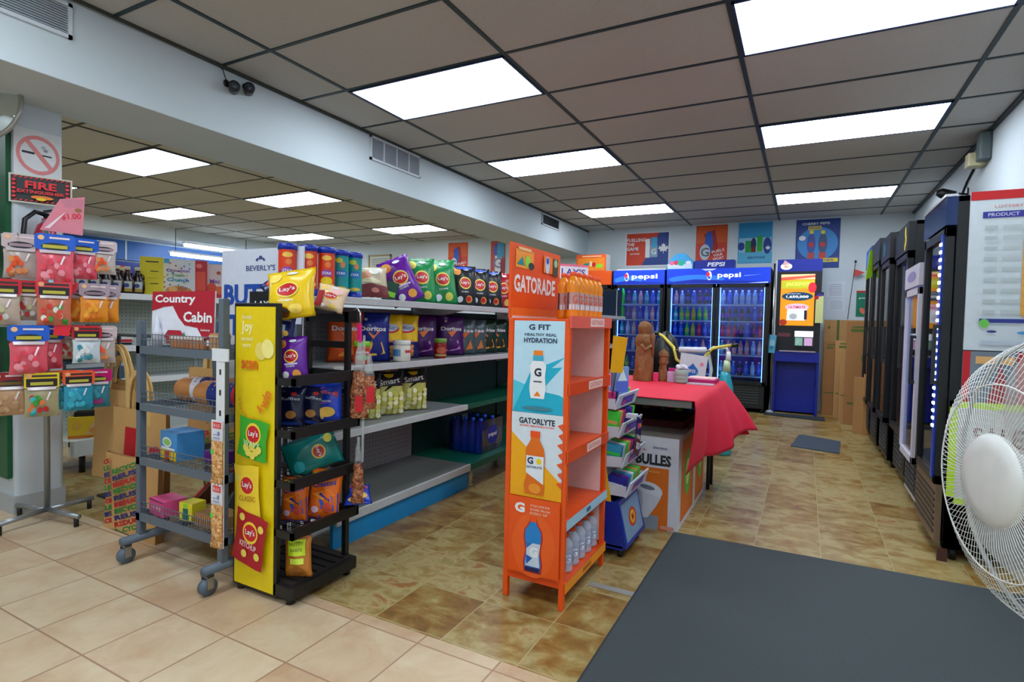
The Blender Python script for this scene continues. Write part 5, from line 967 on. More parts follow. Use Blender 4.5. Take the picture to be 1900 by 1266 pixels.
b.art(FR(3.505, 1.05, RW, RH, 1.168), A, RW, RH, .001, .0005); tag(b.build('price_poster'), 'large white chart poster with a red top band on the cooler side', 'poster')
b = MB(); b.box(3.505, 3.985, 1.17, 1.18, .45, 1.045, C(120, 134, 146, .5)); b.art(FR(3.505, .45, .48, .595, 1.17), [('r', 0, .3, .06, 1, RED), ('r', .42, .55, .62, 1, C(190, 40, 50)), ('p', [(.1, .3), (.3, .9), (.5, .3)], C(170, 60, 70)), ('r', .1, .9, .4, .96, C(235, 180, 110)), ('r', .1, .0, 1, .22, C(190, 130, 150)), ('r', .65, .3, .95, .5, BRN)], .48, .595); tag(b.build('flyer_board'), 'grey and red printed board on the cooler side below the chart', 'poster')
b = MB()
for q in ((0, .03, 0, .5), (.34, .37, 0, .5), (0, .37, 0, .03), (0, .37, .47, .5)): b.box(q[0], q[1], 0, .008, q[2], q[3], NEON)
b.box(.03, .34, .003, .006, .03, .47, C(215, 215, 210, .5)); b.art(FR(.03, .03, .31, .44, .003), [('t', 'SALE', .5, .7, .2, C(120, 60, 30), .6), ('r', .1, .2, .8, .25, DK)], .31, .44)
tag(b.build('neon_notice', loc=(3.46, 1.14, .3)), 'neon yellow bordered notice standing behind the fan', 'notice')

# ================================================================ MATS
MT = C(60, 68, 70, .9, noise=.18, scale=120, bump=.3)
b = MB(); b.rbox(2.24, 5.1, -1.5, .84, .0, .008, .01, MT) if False else None
b.prism([(2.235, .835), (2.235, -1.3), (4.02, -1.3), (4.02, .90), (3.6, .88)], .0005, .009, MT); b.prism([(2.225, .845), (2.225, -1.31), (4.025, -1.31), (4.025, .91), (3.6, .89)], .0002, .004, C(40, 46, 50, .7)); tag(b.build('door_mat'), 'big dark grey doormat across the tiled floor', 'mat')
b = MB(); b.prism([(2.74, 3.72), (3.14, 3.62), (3.18, 4.26), (2.84, 4.44), (2.8, 4.38)], .0005, .008, C(60, 70, 84, .9)); tag(b.build('floor_mat'), 'small grey mat askew on the aisle floor', 'mat')
b = MB(); b.prism([(2.38, 5.72), (3.08, 5.6), (3.08, 5.9), (2.38, 5.9)], .0005, .012, C(40, 48, 54, .9)); tag(b.build('floor_mat'), 'thin black mat at the foot of the lottery terminal', 'mat')

# ================================================================ FAN
t = thing('pedestal_fan', 'white pedestal fan with a round wire grille standing by the doormat', 'fan', (3.262, -1.026, 0), 0)
FW = C(216, 218, 214, .35); n_ = Vector((-.957, -.29, .0)).normalized(); q = Vector((0, 0, 1)).rotation_difference(n_) if False else None
zz = n_; xx = Vector((0, 0, 1)).cross(zz).normalized(); yy = zz.cross(xx)
M_ = Matrix((xx, yy, zz)).transposed().to_4x4(); M_.translation = Vector((-.075, 0, .886))
RF = .24
def wires(prof, name, n=110):
    b = MB()
    for k in range(n):
        a_ = 2*PI*k/n; b.tube([M_ @ Vector((r*math.cos(a_), r*math.sin(a_), z)) for r, z in prof], .00065, FW, 4, cap=False)
    for r, z, th in ((prof[-1][0], prof[-1][1], .004), (prof[2][0], prof[2][1], .0014)): b.tube([M_ @ Vector((r*math.cos(2*PI*i/60), r*math.sin(2*PI*i/60), z)) for i in range(60)], th, FW, 6, True)
    b.build(name, t)
wires([(.07, .085), (.11, .086), (.16, .078), (.21, .052), (.234, .02), (RF, 0)], 'front_grille')
wires([(.05, -.085), (.11, -.085), (.16, -.075), (.21, -.05), (.234, -.02), (RF, 0)], 'rear_grille')
b = MB(); b.lathe([(.076, .078), (.078, .084), (.072, .091), (.05, .095), (0, .096)], FW, 32, T=M_, cap=False); b.build('centre_badge', t)
BLD = C(210, 215, 215, .25, alpha=.45)
for k in range(3):
    b = MB(); vs = []; 
    for i in range(9):
        for j in range(9):
            r = .045+.165*i/8; wd = .35+.75*math.sin(PI*min(1, i/8*.8+.1)); a_ = 2*PI*k/3+(j/8-.5)*wd*1.4; vs.append(M_ @ Vector((r*math.cos(a_), r*math.sin(a_), .025-.05*(j/8))))
    b.mesh(vs, [(i*9+j, i*9+j+1, (i+1)*9+j+1, (i+1)*9+j) for i in range(8) for j in range(8)], BLD, True); b.build('blade', t)
b = MB(); b.lathe([(.03, .05), (.045, .04), (.048, -.03), (.03, -.04)], FW, 20, T=M_); b.build('hub', t)
b = MB(); b.lathe([(.03, -.07), (.07, -.085), (.08, -.11), (.078, -.17), (.055, -.21), (0, -.22)], FW, 24, T=M_, cap=False); b.build('motor_housing', t)
pb = M_ @ Vector((0, 0, -.15))
b = MB(); b.tube([(pb.x, pb.y, .02), (pb.x, pb.y, .42)], .016, FW, 12); b.tube([(pb.x, pb.y, .42), (pb.x, pb.y, .84)], .011, C(200, 202, 200, .2), 12); b.lathe([(.02, .4), (.026, .41), (.026, .45), (.02, .46)], FW, 14, c=(pb.x, pb.y, 0)); b.build('pole', t)
b = MB(); b.lathe([(.2, 0), (.2, .012), (.15, .026), (.04, .04), (.02, .06)], FW, 36, c=(pb.x, pb.y, 0)); b.build('base', t)
# ================================================================ GREY BREAD CART
t = thing('bread_cart', 'grey wheeled bread cart with four wire-fenced shelves', 'cart', (.12, -.80, 0))
CG = C(92, 104, 116, .45); CW, CD = .62, .40
for x, y, h in ((0, 0, 1.1), (CW-.03, 0, 1.2), (0, CD-.03, 1.1), (CW-.03, CD-.03, 1.1)):
    b = MB(); b.box(x, x+.03, y, y+.03, .1, h, CG); b.build('post', t, bevel=.002)
for x in (-.0, CW-.03):
    b = MB(); b.tube([(x+.015, -.07, .1), (x+.015, CD+.06, .1)], .02, CG, 12); b.build('foot_bar', t)
    for y in (-.05, CD+.04):
        c_ = MB(); c_.tube([(x+.015-.014, y, .035), (x+.015+.014, y, .035)], .035, C(90, 105, 118, .5), 20); c_.tube([(x+.015-.016, y, .035), (x+.015+.016, y, .035)], .012, CHR, 12)
        for s_ in (-.02, .017): c_.box(x+.015+s_, x+.018+s_, y-.014, y+.014, .03, .082, CHR)
        c_.box(x-.005, x+.035, y-.016, y+.016, .078, .084, CHR); c_.build('caster', t)
for z in (.985, .725, .475, .215):
    b = MB(); b.box(0, CW, 0, .012, z-.035, z, CG); b.box(0, CW, CD-.012, CD, z-.035, z, CG); b.box(0, .012, 0, CD, z-.035, z, CG); b.box(CW-.012, CW, 0, CD, z-.035, z, CG)
    for k in range(20): b.tube([(.02+.03*k, .01, z-.004), (.02+.03*k, CD-.01, z-.004)], .0018, CG, 4, cap=False)
    sh = b.build('shelf', t)
    b = MB()
    for zz_ in (z+.055, z+.03): b.tube([(.03, .006, zz_), (CW-.03, .006, zz_)], .002, CG, 5, cap=False)
    for k in range(26): b.tube([(.03+.0224*k, .006, z-.01), (.03+.0224*k, .006, z+.055)], .0014, CG, 4, cap=False)
    b.build('wire_fence', sh)
# signs
b = MB(); b.box(0, .455, 0, .006, 0, .235, C(226, 228, 238, .5)); CRM = C(176, 20, 44, .5)
b.art(FR(0, 0, .455, .235, 0), [('p', [(0, 1), (1, 1), (1, .12), (.85, .1), (.75, .32), (.55, .36), (.45, .5), (.35, .72), (.2, .7), (0, .62)], CRM), ('t', 'Country', .38, .84, .2, WH, .66, 0, .03), ('t', 'Cabin', .75, .52, .2, WH, .44, 0, .03), ('t', 'bakery', .88, .28, .05, WH, .14),
    ('p', [(.06, .02), (.1, .26), (.14, .02)], DGN), ('p', [(.1, .02), (.15, .2), (.2, .02)], C(40, 130, 80)), ('r', .26, -.0, .52, .14, C(150, 70, 50)), ('p', [(.22, .12), (.3, .26), (.5, .26), (.58, .12)], CRM), ('p', [(.5, .05), (.56, .24), (.62, .05)], C(40, 120, 80)), ('p', [(.12, .1), (.17, .2), (.2, .0), (.14, .0)], C(150, 60, 40))], .455, .235, .001, .0006)
tag(b.build('cabin_sign', loc=(.15, -.75, 1.0), rot=(-.03, 0, 0)), 'red and white sign with a small cabin drawing on the bread cart', 'sign')
b = MB(); b.box(0, .62, 0, .008, 0, 1.32, C(214, 220, 232, .5)); NB = C(14, 76, 170, .5)
b.art(FR(0, 0, .62, 1.32, 0), [('t', "BEVERLY'S", .5, .925, .022, C(60, 76, 130), .36), ('e', .5, .965, .022, .008, C(60, 76, 130)), ('e', .46, .958, .02, .005, C(60, 76, 130), 30), ('e', .54, .958, .02, .005, C(60, 76, 130), -30), ('t', 'BUTTER', .5, .82, .085, NB, .92, 0, .035), ('t', 'TARTS', .5, .7, .085, NB, .8, 0, .035), ('t', 'GOLDEN', .4, .60, .05, NB, .5, 0, .03), ('e', .5, .35, .35, .12, C(220, 170, 90))], .62, 1.32, .001, .0006)
tag(b.build('tart_sign', loc=(.03, -.33, .16), rot=(-.01, 0, .0)), 'tall white sign with big blue lettering behind the bread cart', 'sign')
# cart goods
SHZ = (.985, .725, .475, .215)
for k in range(9):
    b = MB(); b.rbox(-.011, .011, -.03, .03, 0, .048, .004, C(180+6*(k % 3), 120, 70, .6)); b.box(-.011, .011, -.031, .03, .038, .05, C(225, 215, 205)); tag(b.build('cookie_packet', loc=(.33+.027*k, -.735+.0*k, .985)), 'small brown cookie packet in the row on the cart top shelf before the cabin sign', 'packet', 'cookie packets in a row on the cart top shelf')
b = MB(); b.rbox(-.03, .03, -.03, .03, 0, .07, .006, C(190, 140, 90, .6)); b.box(-.03, .03, -.031, .031, .05, .062, C(220, 190, 150)); tag(b.build('cookie_box', loc=(.62, -.73, .985)), 'small brown box at the end of the cookie packet row', 'box')
b = MB(); b.lathe([(.02, 0), (.022, .07), (.01, .09), (.006, .13), (0, .135)], C(205, 210, 220, .2), 12); tag(b.build('glass_ornament', loc=(.225, -.765, .985)), 'thin pale bottle standing before the cabin sign', 'bottle')
def loaf(x, y, z, L, label, rz, wrap):
    t = thing('bread_loaf', label, 'bread', (x, y, z), rz)
    cr_ = C(196, 130, 70, .5, noise=.15, scale=20); b = MB(); n = 20; vs = []
    for j in range(n+1):
        q = j/n; s_ = (1-abs(2*q-1)**8)**.5
        for i in range(16): a_ = 2*PI*i/16; vs.append((-L/2+L*q, .06*math.cos(a_)*s_*(1.0), .058+.056*math.sin(a_)*s_*(1 if math.sin(a_) > 0 else .98)+.004*math.sin(q*60)*(math.sin(a_) > 0)))
    b.mesh(vs, [(j*16+i, j*16+(i+1) % 16, (j+1)*16+(i+1) % 16, (j+1)*16+i) for j in range(n) for i in range(16)], cr_, True); b.build('loaf', t)
    b = MB()
    for q0, q1, mt, rr in wrap:
        vs = []
        for q in (q0, q1):
            for i in range(20): a_ = 2*PI*i/20; vs.append((-L/2+L*q, rr*math.cos(a_), .058+rr*.94*math.sin(a_)))
        b.mesh(vs, [(i, (i+1) % 20, 20+(i+1) % 20, 20+i) for i in range(20)], mt, True)
    b.build('printed_wrap', t)
FILM = C(235, 225, 215, .15, alpha=.35)
loaf(.36, -.6, .726, .32, 'bread loaf in a white and blue wrapper on the cart, away from the clip strip', .5, [(.3, .42, C(225, 225, 235, .3), .0615), (.42, .62, C(30, 40, 150, .3), .062), (.62, .7, C(220, 50, 50, .3), .0618)])
loaf(.55, -.66, .726, .28, 'sliced bread loaf in a dark blue wrapper on the cart, next to the clip strip', .25, [(.35, .8, C(20, 50, 130, .3), .0615), (.8, .86, RED, .062)])
t = thing('soap_box', 'light blue and yellow carton on the third cart shelf', 'carton', (.31, -.7, .477), -.1)
b = MB(); b.box(-.075, .075, -.06, .06, 0, .125, C(70, 150, 215, .4)); b.art(FR(-.075, 0, .15, .125, -.06), [('r', 0, 0, 1, .35, YEL), ('r', .3, .0, .55, .3, RED), ('e', .42, .62, .28, .18, C(235, 240, 235)), ('e', .42, .62, .22, .12, C(150, 205, 110)), ('r', .1, .36, .9, .44, WH)], .15, .125); b.build('carton_body', t)
b = MB(); b.rbox(-.06, .06, -.04, .04, 0, .05, .01, C(90, 30, 130, .3)); tag(b.build('purple_pack', loc=(.52, -.66, .477)), 'purple packet beside the blue carton on the cart', 'packet')
t = thing('pink_box', 'pink box of sweets on the lowest cart shelf', 'box', (.25, -.73, .217), -.1); b = MB(); b.box(-.065, .065, -.05, .05, 0, .07, C(225, 80, 140, .45)); b.art(FR(-.065, 0, .13, .07, -.05), [('t', 'candy', .5, .5, .3, C(245, 190, 215), .7), ('r', 0, .9, 1, 1, C(120, 30, 90))], .13, .07); b.build('carton_body', t)
t = thing('yellow_box', 'small yellow and green box on the lowest cart shelf', 'box', (.42, -.72, .217), .1); b = MB(); b.box(-.04, .04, -.035, .035, 0, .08, C(235, 220, 50, .45)); b.art(FR(-.04, 0, .08, .08, -.035), [('r', .3, .05, .7, .7, C(20, 110, 100)), ('e', .5, .85, .2, .1, LIM)], .08, .08); b.build('carton_body', t)
b = MB(); b.rbox(-.09, .09, -.06, .06, 0, .05, .01, C(200, 150, 100, .7))
for k in range(12): b.box(-.085+.015*k, -.08+.015*k, -.062, .06, .004, .05, C(150, 100, 60))
tag(b.build('wicker_basket', loc=(.58, -.7, .217)), 'shallow wicker basket on the lowest cart shelf', 'basket')
b = MB(); T = Matrix.Rotation(-.7, 4, 'Y'); b.box(-.14, .14, -.1, .1, 0, .01, C(100, 50, 40, .7), T); b.box(-.14, .14, -.1, .1, .012, .02, C(170, 20, 40, .6), T); tag(b.build('open_carton', loc=(.42, -.58, .315)), 'open brown and red carton leaning on the lowest cart shelf', 'carton')
b = MB(); T = Matrix.Rotation(-1.0, 4, 'Y'); b.box(-.1, .1, -.06, .06, 0, .008, C(110, 120, 135, .5), T); tag(b.build('grey_folder', loc=(.55, -.56, .31)), 'grey folder leaning behind the wicker basket', 'folder')
b = MB(); b.rbox(-.04, .04, -.03, .03, 0, .04, .01, C(190, 190, 195, .3)); tag(b.build('white_cup', loc=(.24, -.55, .73)), 'white tub deep on the second cart shelf', 'tub')
# clip strip with nut packets
t = thing('clip_strip', 'long white slotted clip strip on the cart post', 'clip strip', (.775, -.835, .2)); b = MB(); b.box(-.025, .025, 0, .003, 0, .8, C(225, 228, 230, .4)); b.box(-.05, .05, -.002, .003, .75, .8, C(225, 228, 230, .4))
for k in range(9): b.box(-.004, .006, -.0012, 0, .04+.082*k, .062+.082*k, DK)
b.build('strip', t); b = MB(); b.tube([(0, .004, .78), (0, .035, .78)], .004, CHR, 6); b.build('hook', t)
def nutpack(z, label):
    t = thing('peanut_packet', label, 'packet', (.772, -.842, z), 0, 'peanut packets on the white clip strip')
    b = MB(); S_ = bagS(.07, .25, .03, 0, 3, -1); S2 = bagS(.07, .25, .03, 0, 3, 1); M2 = NUTS((180, 116, 56), (216, 160, 96), (238, 196, 140), 110)
    for S0 in (S_, S2):
        n = 8; vs = [S0(i/n, j/14*.72, 0) for j in range(15) for i in range(n+1)]; b.mesh(vs, [(j*9+i, j*9+i+1, (j+1)*9+i+1, (j+1)*9+i) for j in range(14) for i in range(n)], M2, True)
    b.art(S_, [('e', .3, .55, .16, .045, C(60, 220, 60, .5))], .07, .25, .002); b.build('contents', t)
    b = MB(); S3 = FR(-.034, .175, .068, .085, -.004); b.box(-.034, .034, -.004, -.001, .175, .26, C(225, 225, 232)); b.art(S3, [('r', .15, .62, .9, .92, C(225, 60, 60)), ('t', 'BULK', .52, .76, .16, C(245, 200, 200), .6), ('r', .2, .15, .8, .2, C(150, 160, 190)), ('r', .2, .3, .7, .35, C(150, 160, 190)), ('e', .7, .4, .1, .1, C(120, 130, 190))], .068, .085); b.build('header_card', t)
nutpack(.455, 'peanut packet with a red and white header, upper on the clip strip'); nutpack(.2, 'peanut packet with a red and white header, lower on the clip strip')

# ================================================================ JUTE AND PAPER BAGS
JB = C(202, 158, 98, .9, noise=.16, scale=180, bump=.4); JH = C(214, 178, 112, .85); JS = C(150, 104, 56, .9)
def tote(loc, rz, w_, h, d, label, items=(), handle=.2, tilt=.0, group='jute bags hanging beside the bread cart', hw=.4):
    t = thing('shopping_bag', label, 'shopping bag', loc, rz, group); t.rotation_euler = (tilt, 0, rz)
    b = MB(); n = 8; vs = []
    def S0(side):
        return lambda u, v, k: Vector(((u-.5)*w_*(1-.03*v), side*(d/2*(1-.5*v)+k)+.006*math.sin(5*u+3*v), v*h))
    for s_ in (-1, 1):
        S_ = S0(s_); vs = [S_(i/n, j/n, 0) for j in range(n+1) for i in range(n+1)]; b.mesh(vs, [(j*(n+1)+i, j*(n+1)+i+1, (j+1)*(n+1)+i+1, (j+1)*(n+1)+i) for j in range(n) for i in range(n)], JB, True)
    for u in (0, 1):
        vs = [S0(s_)(u, j/n, 0) for j in range(n+1) for s_ in (-1, 1)]; b.mesh(vs, [(2*j, 2*j+1, 2*j+3, 2*j+2) for j in range(n)], JS)
    b.face([S0(-1)(0, 0, 0), S0(-1)(1, 0, 0), S0(1)(1, 0, 0), S0(1)(0, 0, 0)], JS)
    if items: b.art(S0(-1), items, w_, h, .002, .0008, .2)
    b.build('bag_body', t)
    for s_ in ((-1, 1) if handle > 0 else ()):
        b = MB(); pts = []
        for i in range(17): a_ = PI*i/16; pts.append((-w_*hw*.5*math.cos(a_), s_*d*.25+.0, h-.05+(handle+.05)*math.sin(a_)**.7))
        pts = [(pts[0][0], pts[0][1], h-.08)] + pts + [(pts[-1][0], pts[-1][1], h-.08)]; vs = []; n2 = len(pts)
        for i, p in enumerate(pts):
            a0 = Vector(pts[max(0, i-1)]); a1 = Vector(pts[min(n2-1, i+1)]); tg_ = (a1-a0).normalized(); nn = Vector((tg_.z, 0, -tg_.x))
            for sgn in (-1, 1): vs += [Vector(p)+nn*.013*sgn+Vector((0, -.003, 0)), Vector(p)+nn*.013*sgn+Vector((0, .003, 0))]
        fs = []
        for i in range(n2-1): k = 4*i; fs += [(k, k+4, k+6, k+2), (k+1, k+3, k+7, k+5), (k, k+1, k+5, k+4), (k+2, k+6, k+7, k+3)]
        b.mesh(vs, fs, JH, False); b.build('handle', t)
for i, (x, y) in enumerate(((-.83, -.38), (-.76, -.42), (-.70, -.47))): tote((x+.02, y, .2-.02*i), -.1+.05*i, (.46, .46, .48)[i], .53, .05, 'plain tan jute bag, ' + ('farthest back of the three', 'middle of the three', 'foremost of the three')[i] + ' hanging high beside the column', (), (.0, .16, .25)[i], -.0, hw=.5)
LRD = C(190, 16, 30, .8)
tote((-.31, -.55, .06), .02, .48, .56, .04, 'tan jute bag with a red block print, next to the striped slogan bag', [('p', [(.2, .34), (.46, .34), (.5, .82), (.28, .82)], LRD), ('e', .85, .62, .12, .06, LRD), ('t', 'Ca', .8, .42, .1, LRD, .2)], .2)
sl = [('r', .02, .0, 1, 1, C(206, 160, 100, .85))]; W3 = (C(40, 44, 110, .8), C(20, 130, 50, .8), LRD)
for k in range(13): sl.append(('t', ('REUSE', 'RECYCLE', 'REDUCE')[k % 3], .5, .0+.088*k, .066, W3[k % 3], .62, 18, .05)); sl.append(('t', ('E', 'LE', 'CE')[k % 3], .09, -.08+.088*k, .06, W3[k % 3], .14, 18, .05))
sl = [s_ for s_ in sl if s_[0] == 'r' or .08 < s_[3] < .92]
tote((-.19, -.65, .0), .0, .48, .40, .035, 'tan paper bag printed all over with slanting red, green and blue slogans', sl, .0, 0)
tote((.13, -.33, .10), 0, .42, .44, .04, 'slogan-printed tan bag seen through the cart, low behind it', sl, .12)
tote((-.02, -.30, .34), .1, .44, .5, .05, 'tan jute bag with a red print seen through the upper cart shelves', [('r', .6, .1, .85, .3, LRD), ('e', .3, .2, .14, .08, LRD)], .18)
tote((.34, -.27, .34), -.1, .4, .48, .05, 'plain tan jute bag seen through the cart next to the chip rack', (), .18)
b = MB(); b.tube([(-1.0, -.36, 1.0), (.6, -.28, 1.0)], .01, DK, 8)
for x in (-.95, .55): b.tube([(x, -.33+.0, 0), (x, -.33, 1.0)], .012, DK, 8)
b.box(-1.0, -.9, -.43, -.23, 0, .012, DK); b.box(.5, .6, -.43, -.23, 0, .012, DK)
tag(b.build('bag_rail'), 'dark metal rail behind the bread cart that the bags hang from', 'rail')

# ================================================================ SHELVING BEYOND THE COLUMN
LW = C(205, 212, 210, .5)
for i in range(2):
    t = thing('pegboard_shelving', ('white pegboard shelving behind the jute bags, nearer section', 'white pegboard shelving behind the bread cart, farther section')[i], 'shelving', (0, 0, 0), 0, 'white pegboard shelving sections')
    y0 = -.3+1.22*i; y1 = y0+1.216; bx = -2.15
    b = MB(); peg(b, bx, y0, y1, .15, 1.34, C(190, 198, 188, .6), C(110, 118, 112)); b.build('back_panel', t)
    b = MB(); b.box(bx-.03, bx+.01, y0-.015, y0+.015, 0, 1.34, LW); b.build('upright', t)
    b = MB(); b.box(bx, -1.62, y0, y1, .2, .235, LW); b.prism([(y0, .0), (y1, .0), (y1, .17), (y0, .17)], -1.62, -1.6, LW, ax='x') if False else None; b.rbox(-1.66, -1.6, y0, y1, .13, .24, .02, LW); b.build('base_deck', t)
    for yy in (y0+.1, y1-.1): b = MB(); b.tube([(-1.68, yy, 0), (-1.68, yy, .14)], .02, DK); b.build('leg', t)
    for z, fx in ((.62, -1.85), (.88, -1.8), (1.28, -1.75)):
        b = MB(); b.box(bx, fx, y0, y1, z-.015, z, LW); b.box(fx-.01, fx+.01, y0, y1, z-.04, z+.006, WH)
        for yy in (y0+.01, y1-.012): b.prism([(bx, z-.15), (fx-.06, z-.03), (fx-.03, z-.015), (bx, z-.015)], yy-.002, yy+.002, LW, ax='y')
        b.build('shelf', t)
# items there
SYR = C(36, 16, 18, .2); 
def syrup(loc, label):
    t = thing('syrup_bottle', label, 'bottle', loc, .95, 'dark syrup bottles on the top white shelf')
    b = MB(); vs = []; pr_ = [(.035, 0), (.045, .01), (.05, .05), (.048, .1), (.03, .15), (.018, .175), (.016, .19)]
    T = Matrix.Diagonal((1, .6, 1, 1)); b.lathe(pr_, SYR, 18, T=T); b.art(lambda u, v, k: Vector(((u-.5)*.07, -.031-k, .02+v*.08)), [('r', 0, 0, 1, 1, C(215, 215, 205)), ('r', 0, 0, 1, .3, C(190, 160, 60)), ('e', .5, .6, .25, .2, C(60, 80, 150))], .07, .08); b.tube([(.02, 0, .165), (.04, 0, .15), (.042, 0, .12)], .005, SYR, 6); b.build('bottle_body', t)
    b = MB(); b.lathe([(.02, .188), (.02, .215), (0, .216)], C(225, 215, 180), 12); b.build('cap', t)
for i in range(6): syrup((-1.84, -.12+.075*i, 1.281), 'dark syrup bottle, ' + ('first', 'second', 'third', 'fourth', 'fifth', 'last')[i] + ' of the row counting from the column')
for i in range(5): syrup((-1.97, -.10+.075*i, 1.281), 'dark syrup bottle in the rear row, ' + ('first', 'second', 'third', 'fourth', 'fifth')[i] + ' counting from the column')
b = MB(); b.box(-.08, .08, 0, .004, 0, .31, C(236, 214, 40, .5)); b.art(FR(-.08, 0, .16, .31, 0), [('r', .25, .86, .8, .89, DK), ('r', .45, .62, .8, .64, DK), ('r', .45, .3, .8, .32, DK), ('r', .3, .45, .8, .46, C(170, 150, 40))], .22, .32); tag(b.build('yellow_notice', loc=(-1.84, .36, 1.281), rot=(0, 0, .9)), 'yellow notice card standing behind the syrup bottles', 'card')
def cereal(loc, rz, W, H, items, base, label):
    t = thing('cereal_box', label, 'cereal box', loc, rz); b = MB(); b.box(-W/2, W/2, 0, .06, 0, H, base); b.art(FR(-W/2, 0, W, H, 0), items, W, H, .001, .0006); b.build('carton_body', t)
cl_ = [(200, 60, 70), (60, 110, 200), (225, 150, 60), (90, 170, 90), (150, 70, 160), (60, 180, 200)]
A = [('r', .08, .88, .24, 1, C(70, 160, 220)), ('t', 'Cinnamon', .5, .7, .085, C(120, 70, 160), .7, 0, .03), ('t', 'Toast', .5, .58, .08, C(90, 160, 90), .4, 0, .03), ('t', 'Crunch', .5, .45, .1, C(40, 150, 200), .66, 0, .035), ('e', .52, .15, .4, .14, C(205, 140, 80)), ('e', .35, .2, .12, .07, C(230, 175, 110)), ('e', .62, .22, .14, .07, C(190, 110, 60))] + [('e', .1+.83*((k*37) % 10)/10, .25+.7*((k*53) % 11)/11, .03, .02, C(*cl_[k % 6])) for k in range(22)]
cereal((-1.80, .55, 1.281), .95, .24, .31, A, C(222, 222, 226, .45), 'white cereal box with multicoloured lettering above the cabin sign')
cereal((-1.80, .73, 1.281), .95, .12, .32, [('r', .3, .2, .9, .7, C(225, 80, 60)), ('e', .5, .85, .2, .06, C(240, 120, 120))], C(190, 24, 36, .45), 'red cereal box beside the white one')
cereal((-1.78, .86, 1.281), .95, .15, .30, [('r', 0, 0, 1, .35, C(200, 40, 60)), ('e', .35, .3, .25, .16, C(225, 80, 50)), ('e', .75, .25, .2, .12, C(230, 110, 60)), ('t', 'Mini', .5, .5, .12, C(120, 40, 150), .5), ('e', .7, .75, .12, .05, C(190, 90, 60))], C(225, 205, 205, .45), 'pale pink and red cereal box nearest the tall white sign')
t = thing('tin_tray', 'white tin with red and black stripes on the middle white shelf', 'tin', (-1.9, .12, .881), 1.2); b = MB(); b.prism([(-.12, .08), (.12, .08), (.1, 0), (-.1, 0)], -.05, .05, C(225, 225, 225, .4), ax='y'); b.box(-.108, .108, -.052, .052, .03, .05, RED); b.box(-.105, .105, -.053, .053, .008, .026, BK); b.build('tin_body', t)
t = thing('yellow_carton', 'yellow and orange carton on the white base deck behind the jute bags', 'carton', (-1.75, -.1, .236), 1.0); b = MB(); b.box(-.13, .13, -.09, .09, 0, .15, C(240, 200, 40, .5)); b.art(FR(-.13, 0, .26, .15, -.09), [('r', 0, 0, 1, .14, C(225, 130, 30)), ('p', [(.4, .2), (.6, .85), (.9, .2)], C(235, 190, 170)), ('e', .66, .35, .2, .18, C(230, 150, 60)), ('e', .2, .6, .1, .2, C(230, 180, 60))], .26, .15); b.build('carton_body', t); b = MB(); b.box(-.1, .1, -.06, .06, .15, .18, BK); b.build('contents', t)
b = MB(); b.rbox(-.2, .2, -.08, .08, 0, .15, .02, C(60, 90, 110, .4)); b.box(-.2, .2, -.085, -.08, .1, .13, C(180, 190, 195)); tag(b.build('storage_tub', loc=(-1.98, .0, .621), rot=(0, 0, PI/2)), 'grey-blue storage tub on the lower white shelf', 'tub')
for i, (y, c_, l) in enumerate(((-.22, BK, 'black'), (-.12, C(150, 130, 140), 'grey-pink'), (-.0, DGN, 'dark green'))): b = MB(); b.rbox(-.04, .04, -.04, .04, 0, .16, .01, c_); tag(b.build('goods_box', loc=(-1.95, y, .881)), l + ' box on the middle white shelf behind the candy spinner', 'box')

# ================================================================ COLUMN FITTINGS
t = thing('convex_mirror', 'round convex security mirror high on the green board', 'mirror', (-1.02, -.9, 2.2)); 
Mx = Matrix.Rotation(math.radians(62), 4, 'X') @ Matrix.Rotation(0, 4, 'Y'); Mx = Matrix.Rotation(.35, 4, 'Z') @ Matrix.Rotation(math.radians(80), 4, 'X')
b = MB(); b.lathe([(0, .06), (.06, .052), (.12, .03), (.16, 0)], C(220, 225, 220, .04, 1), 36, T=Mx, cap=False); b.build('mirror_face', t)
b = MB(); b.tube([Mx @ Vector((.163*math.cos(2*PI*i/40), .163*math.sin(2*PI*i/40), 0)) for i in range(40)], .012, C(170, 172, 165, .25, .5), 8, True); b.build('rim', t)
b = MB(); b.tube([Mx @ Vector((0, 0, 0)), (0, .06, .03)], .012, DK); b.build('bracket', t)
b = MB(); b.box(-1.02, -1.017, -.82, -.60, 1.87, 2.14, C(226, 228, 230, .5)); S = SX(-.82, 1.87, .22, .27, -1.017); PR = C(228, 140, 140, .5)
b.art(S, [('e', .5, .5, .46, .4, PR), ('e', .5, .5, .38, .32, C(226, 228, 230)), ('r', .16, .5, .42, .545, DK), ('r', .58, .5, .78, .53, DK), ('p', [(.2, .76), (.27, .82), (.82, .28), (.74, .22)], PR), ('e', .65, .62, .05, .03, C(150, 155, 170)), ('e', .6, .68, .05, .03, C(180, 185, 195))], .22, .27); tag(b.build('no_smoking_sign'), 'white no-smoking sign with a red ring on the column', 'sign')
t = thing('extinguisher_sign', 'black and red fire extinguisher sign bent round the column front', 'sign', (-.96, -.72, 1.725), math.radians(66))
b = MB(); W, H = .27, .155; b.box(-W/2, W/2, 0, .004, 0, H, C(215, 210, 190)); RR = C(230, 20, 30, .45)
A = [('r', .03, .05, .97, .95, BK)]
for k in range(11): x = .07+.083*k; A += [('p', [(x, .86), (x+.05, .9), (x+.06, .95), (x+.01, .91)], RR), ('p', [(x, .06), (x+.05, .09), (x+.06, .14), (x+.01, .11)], RR)]
for k in range(5): z = .15+.14*k; A += [('e', .08, z+.05, .03, .05, RR, 30), ('e', .92, z+.05, .03, .05, RR, 30)]
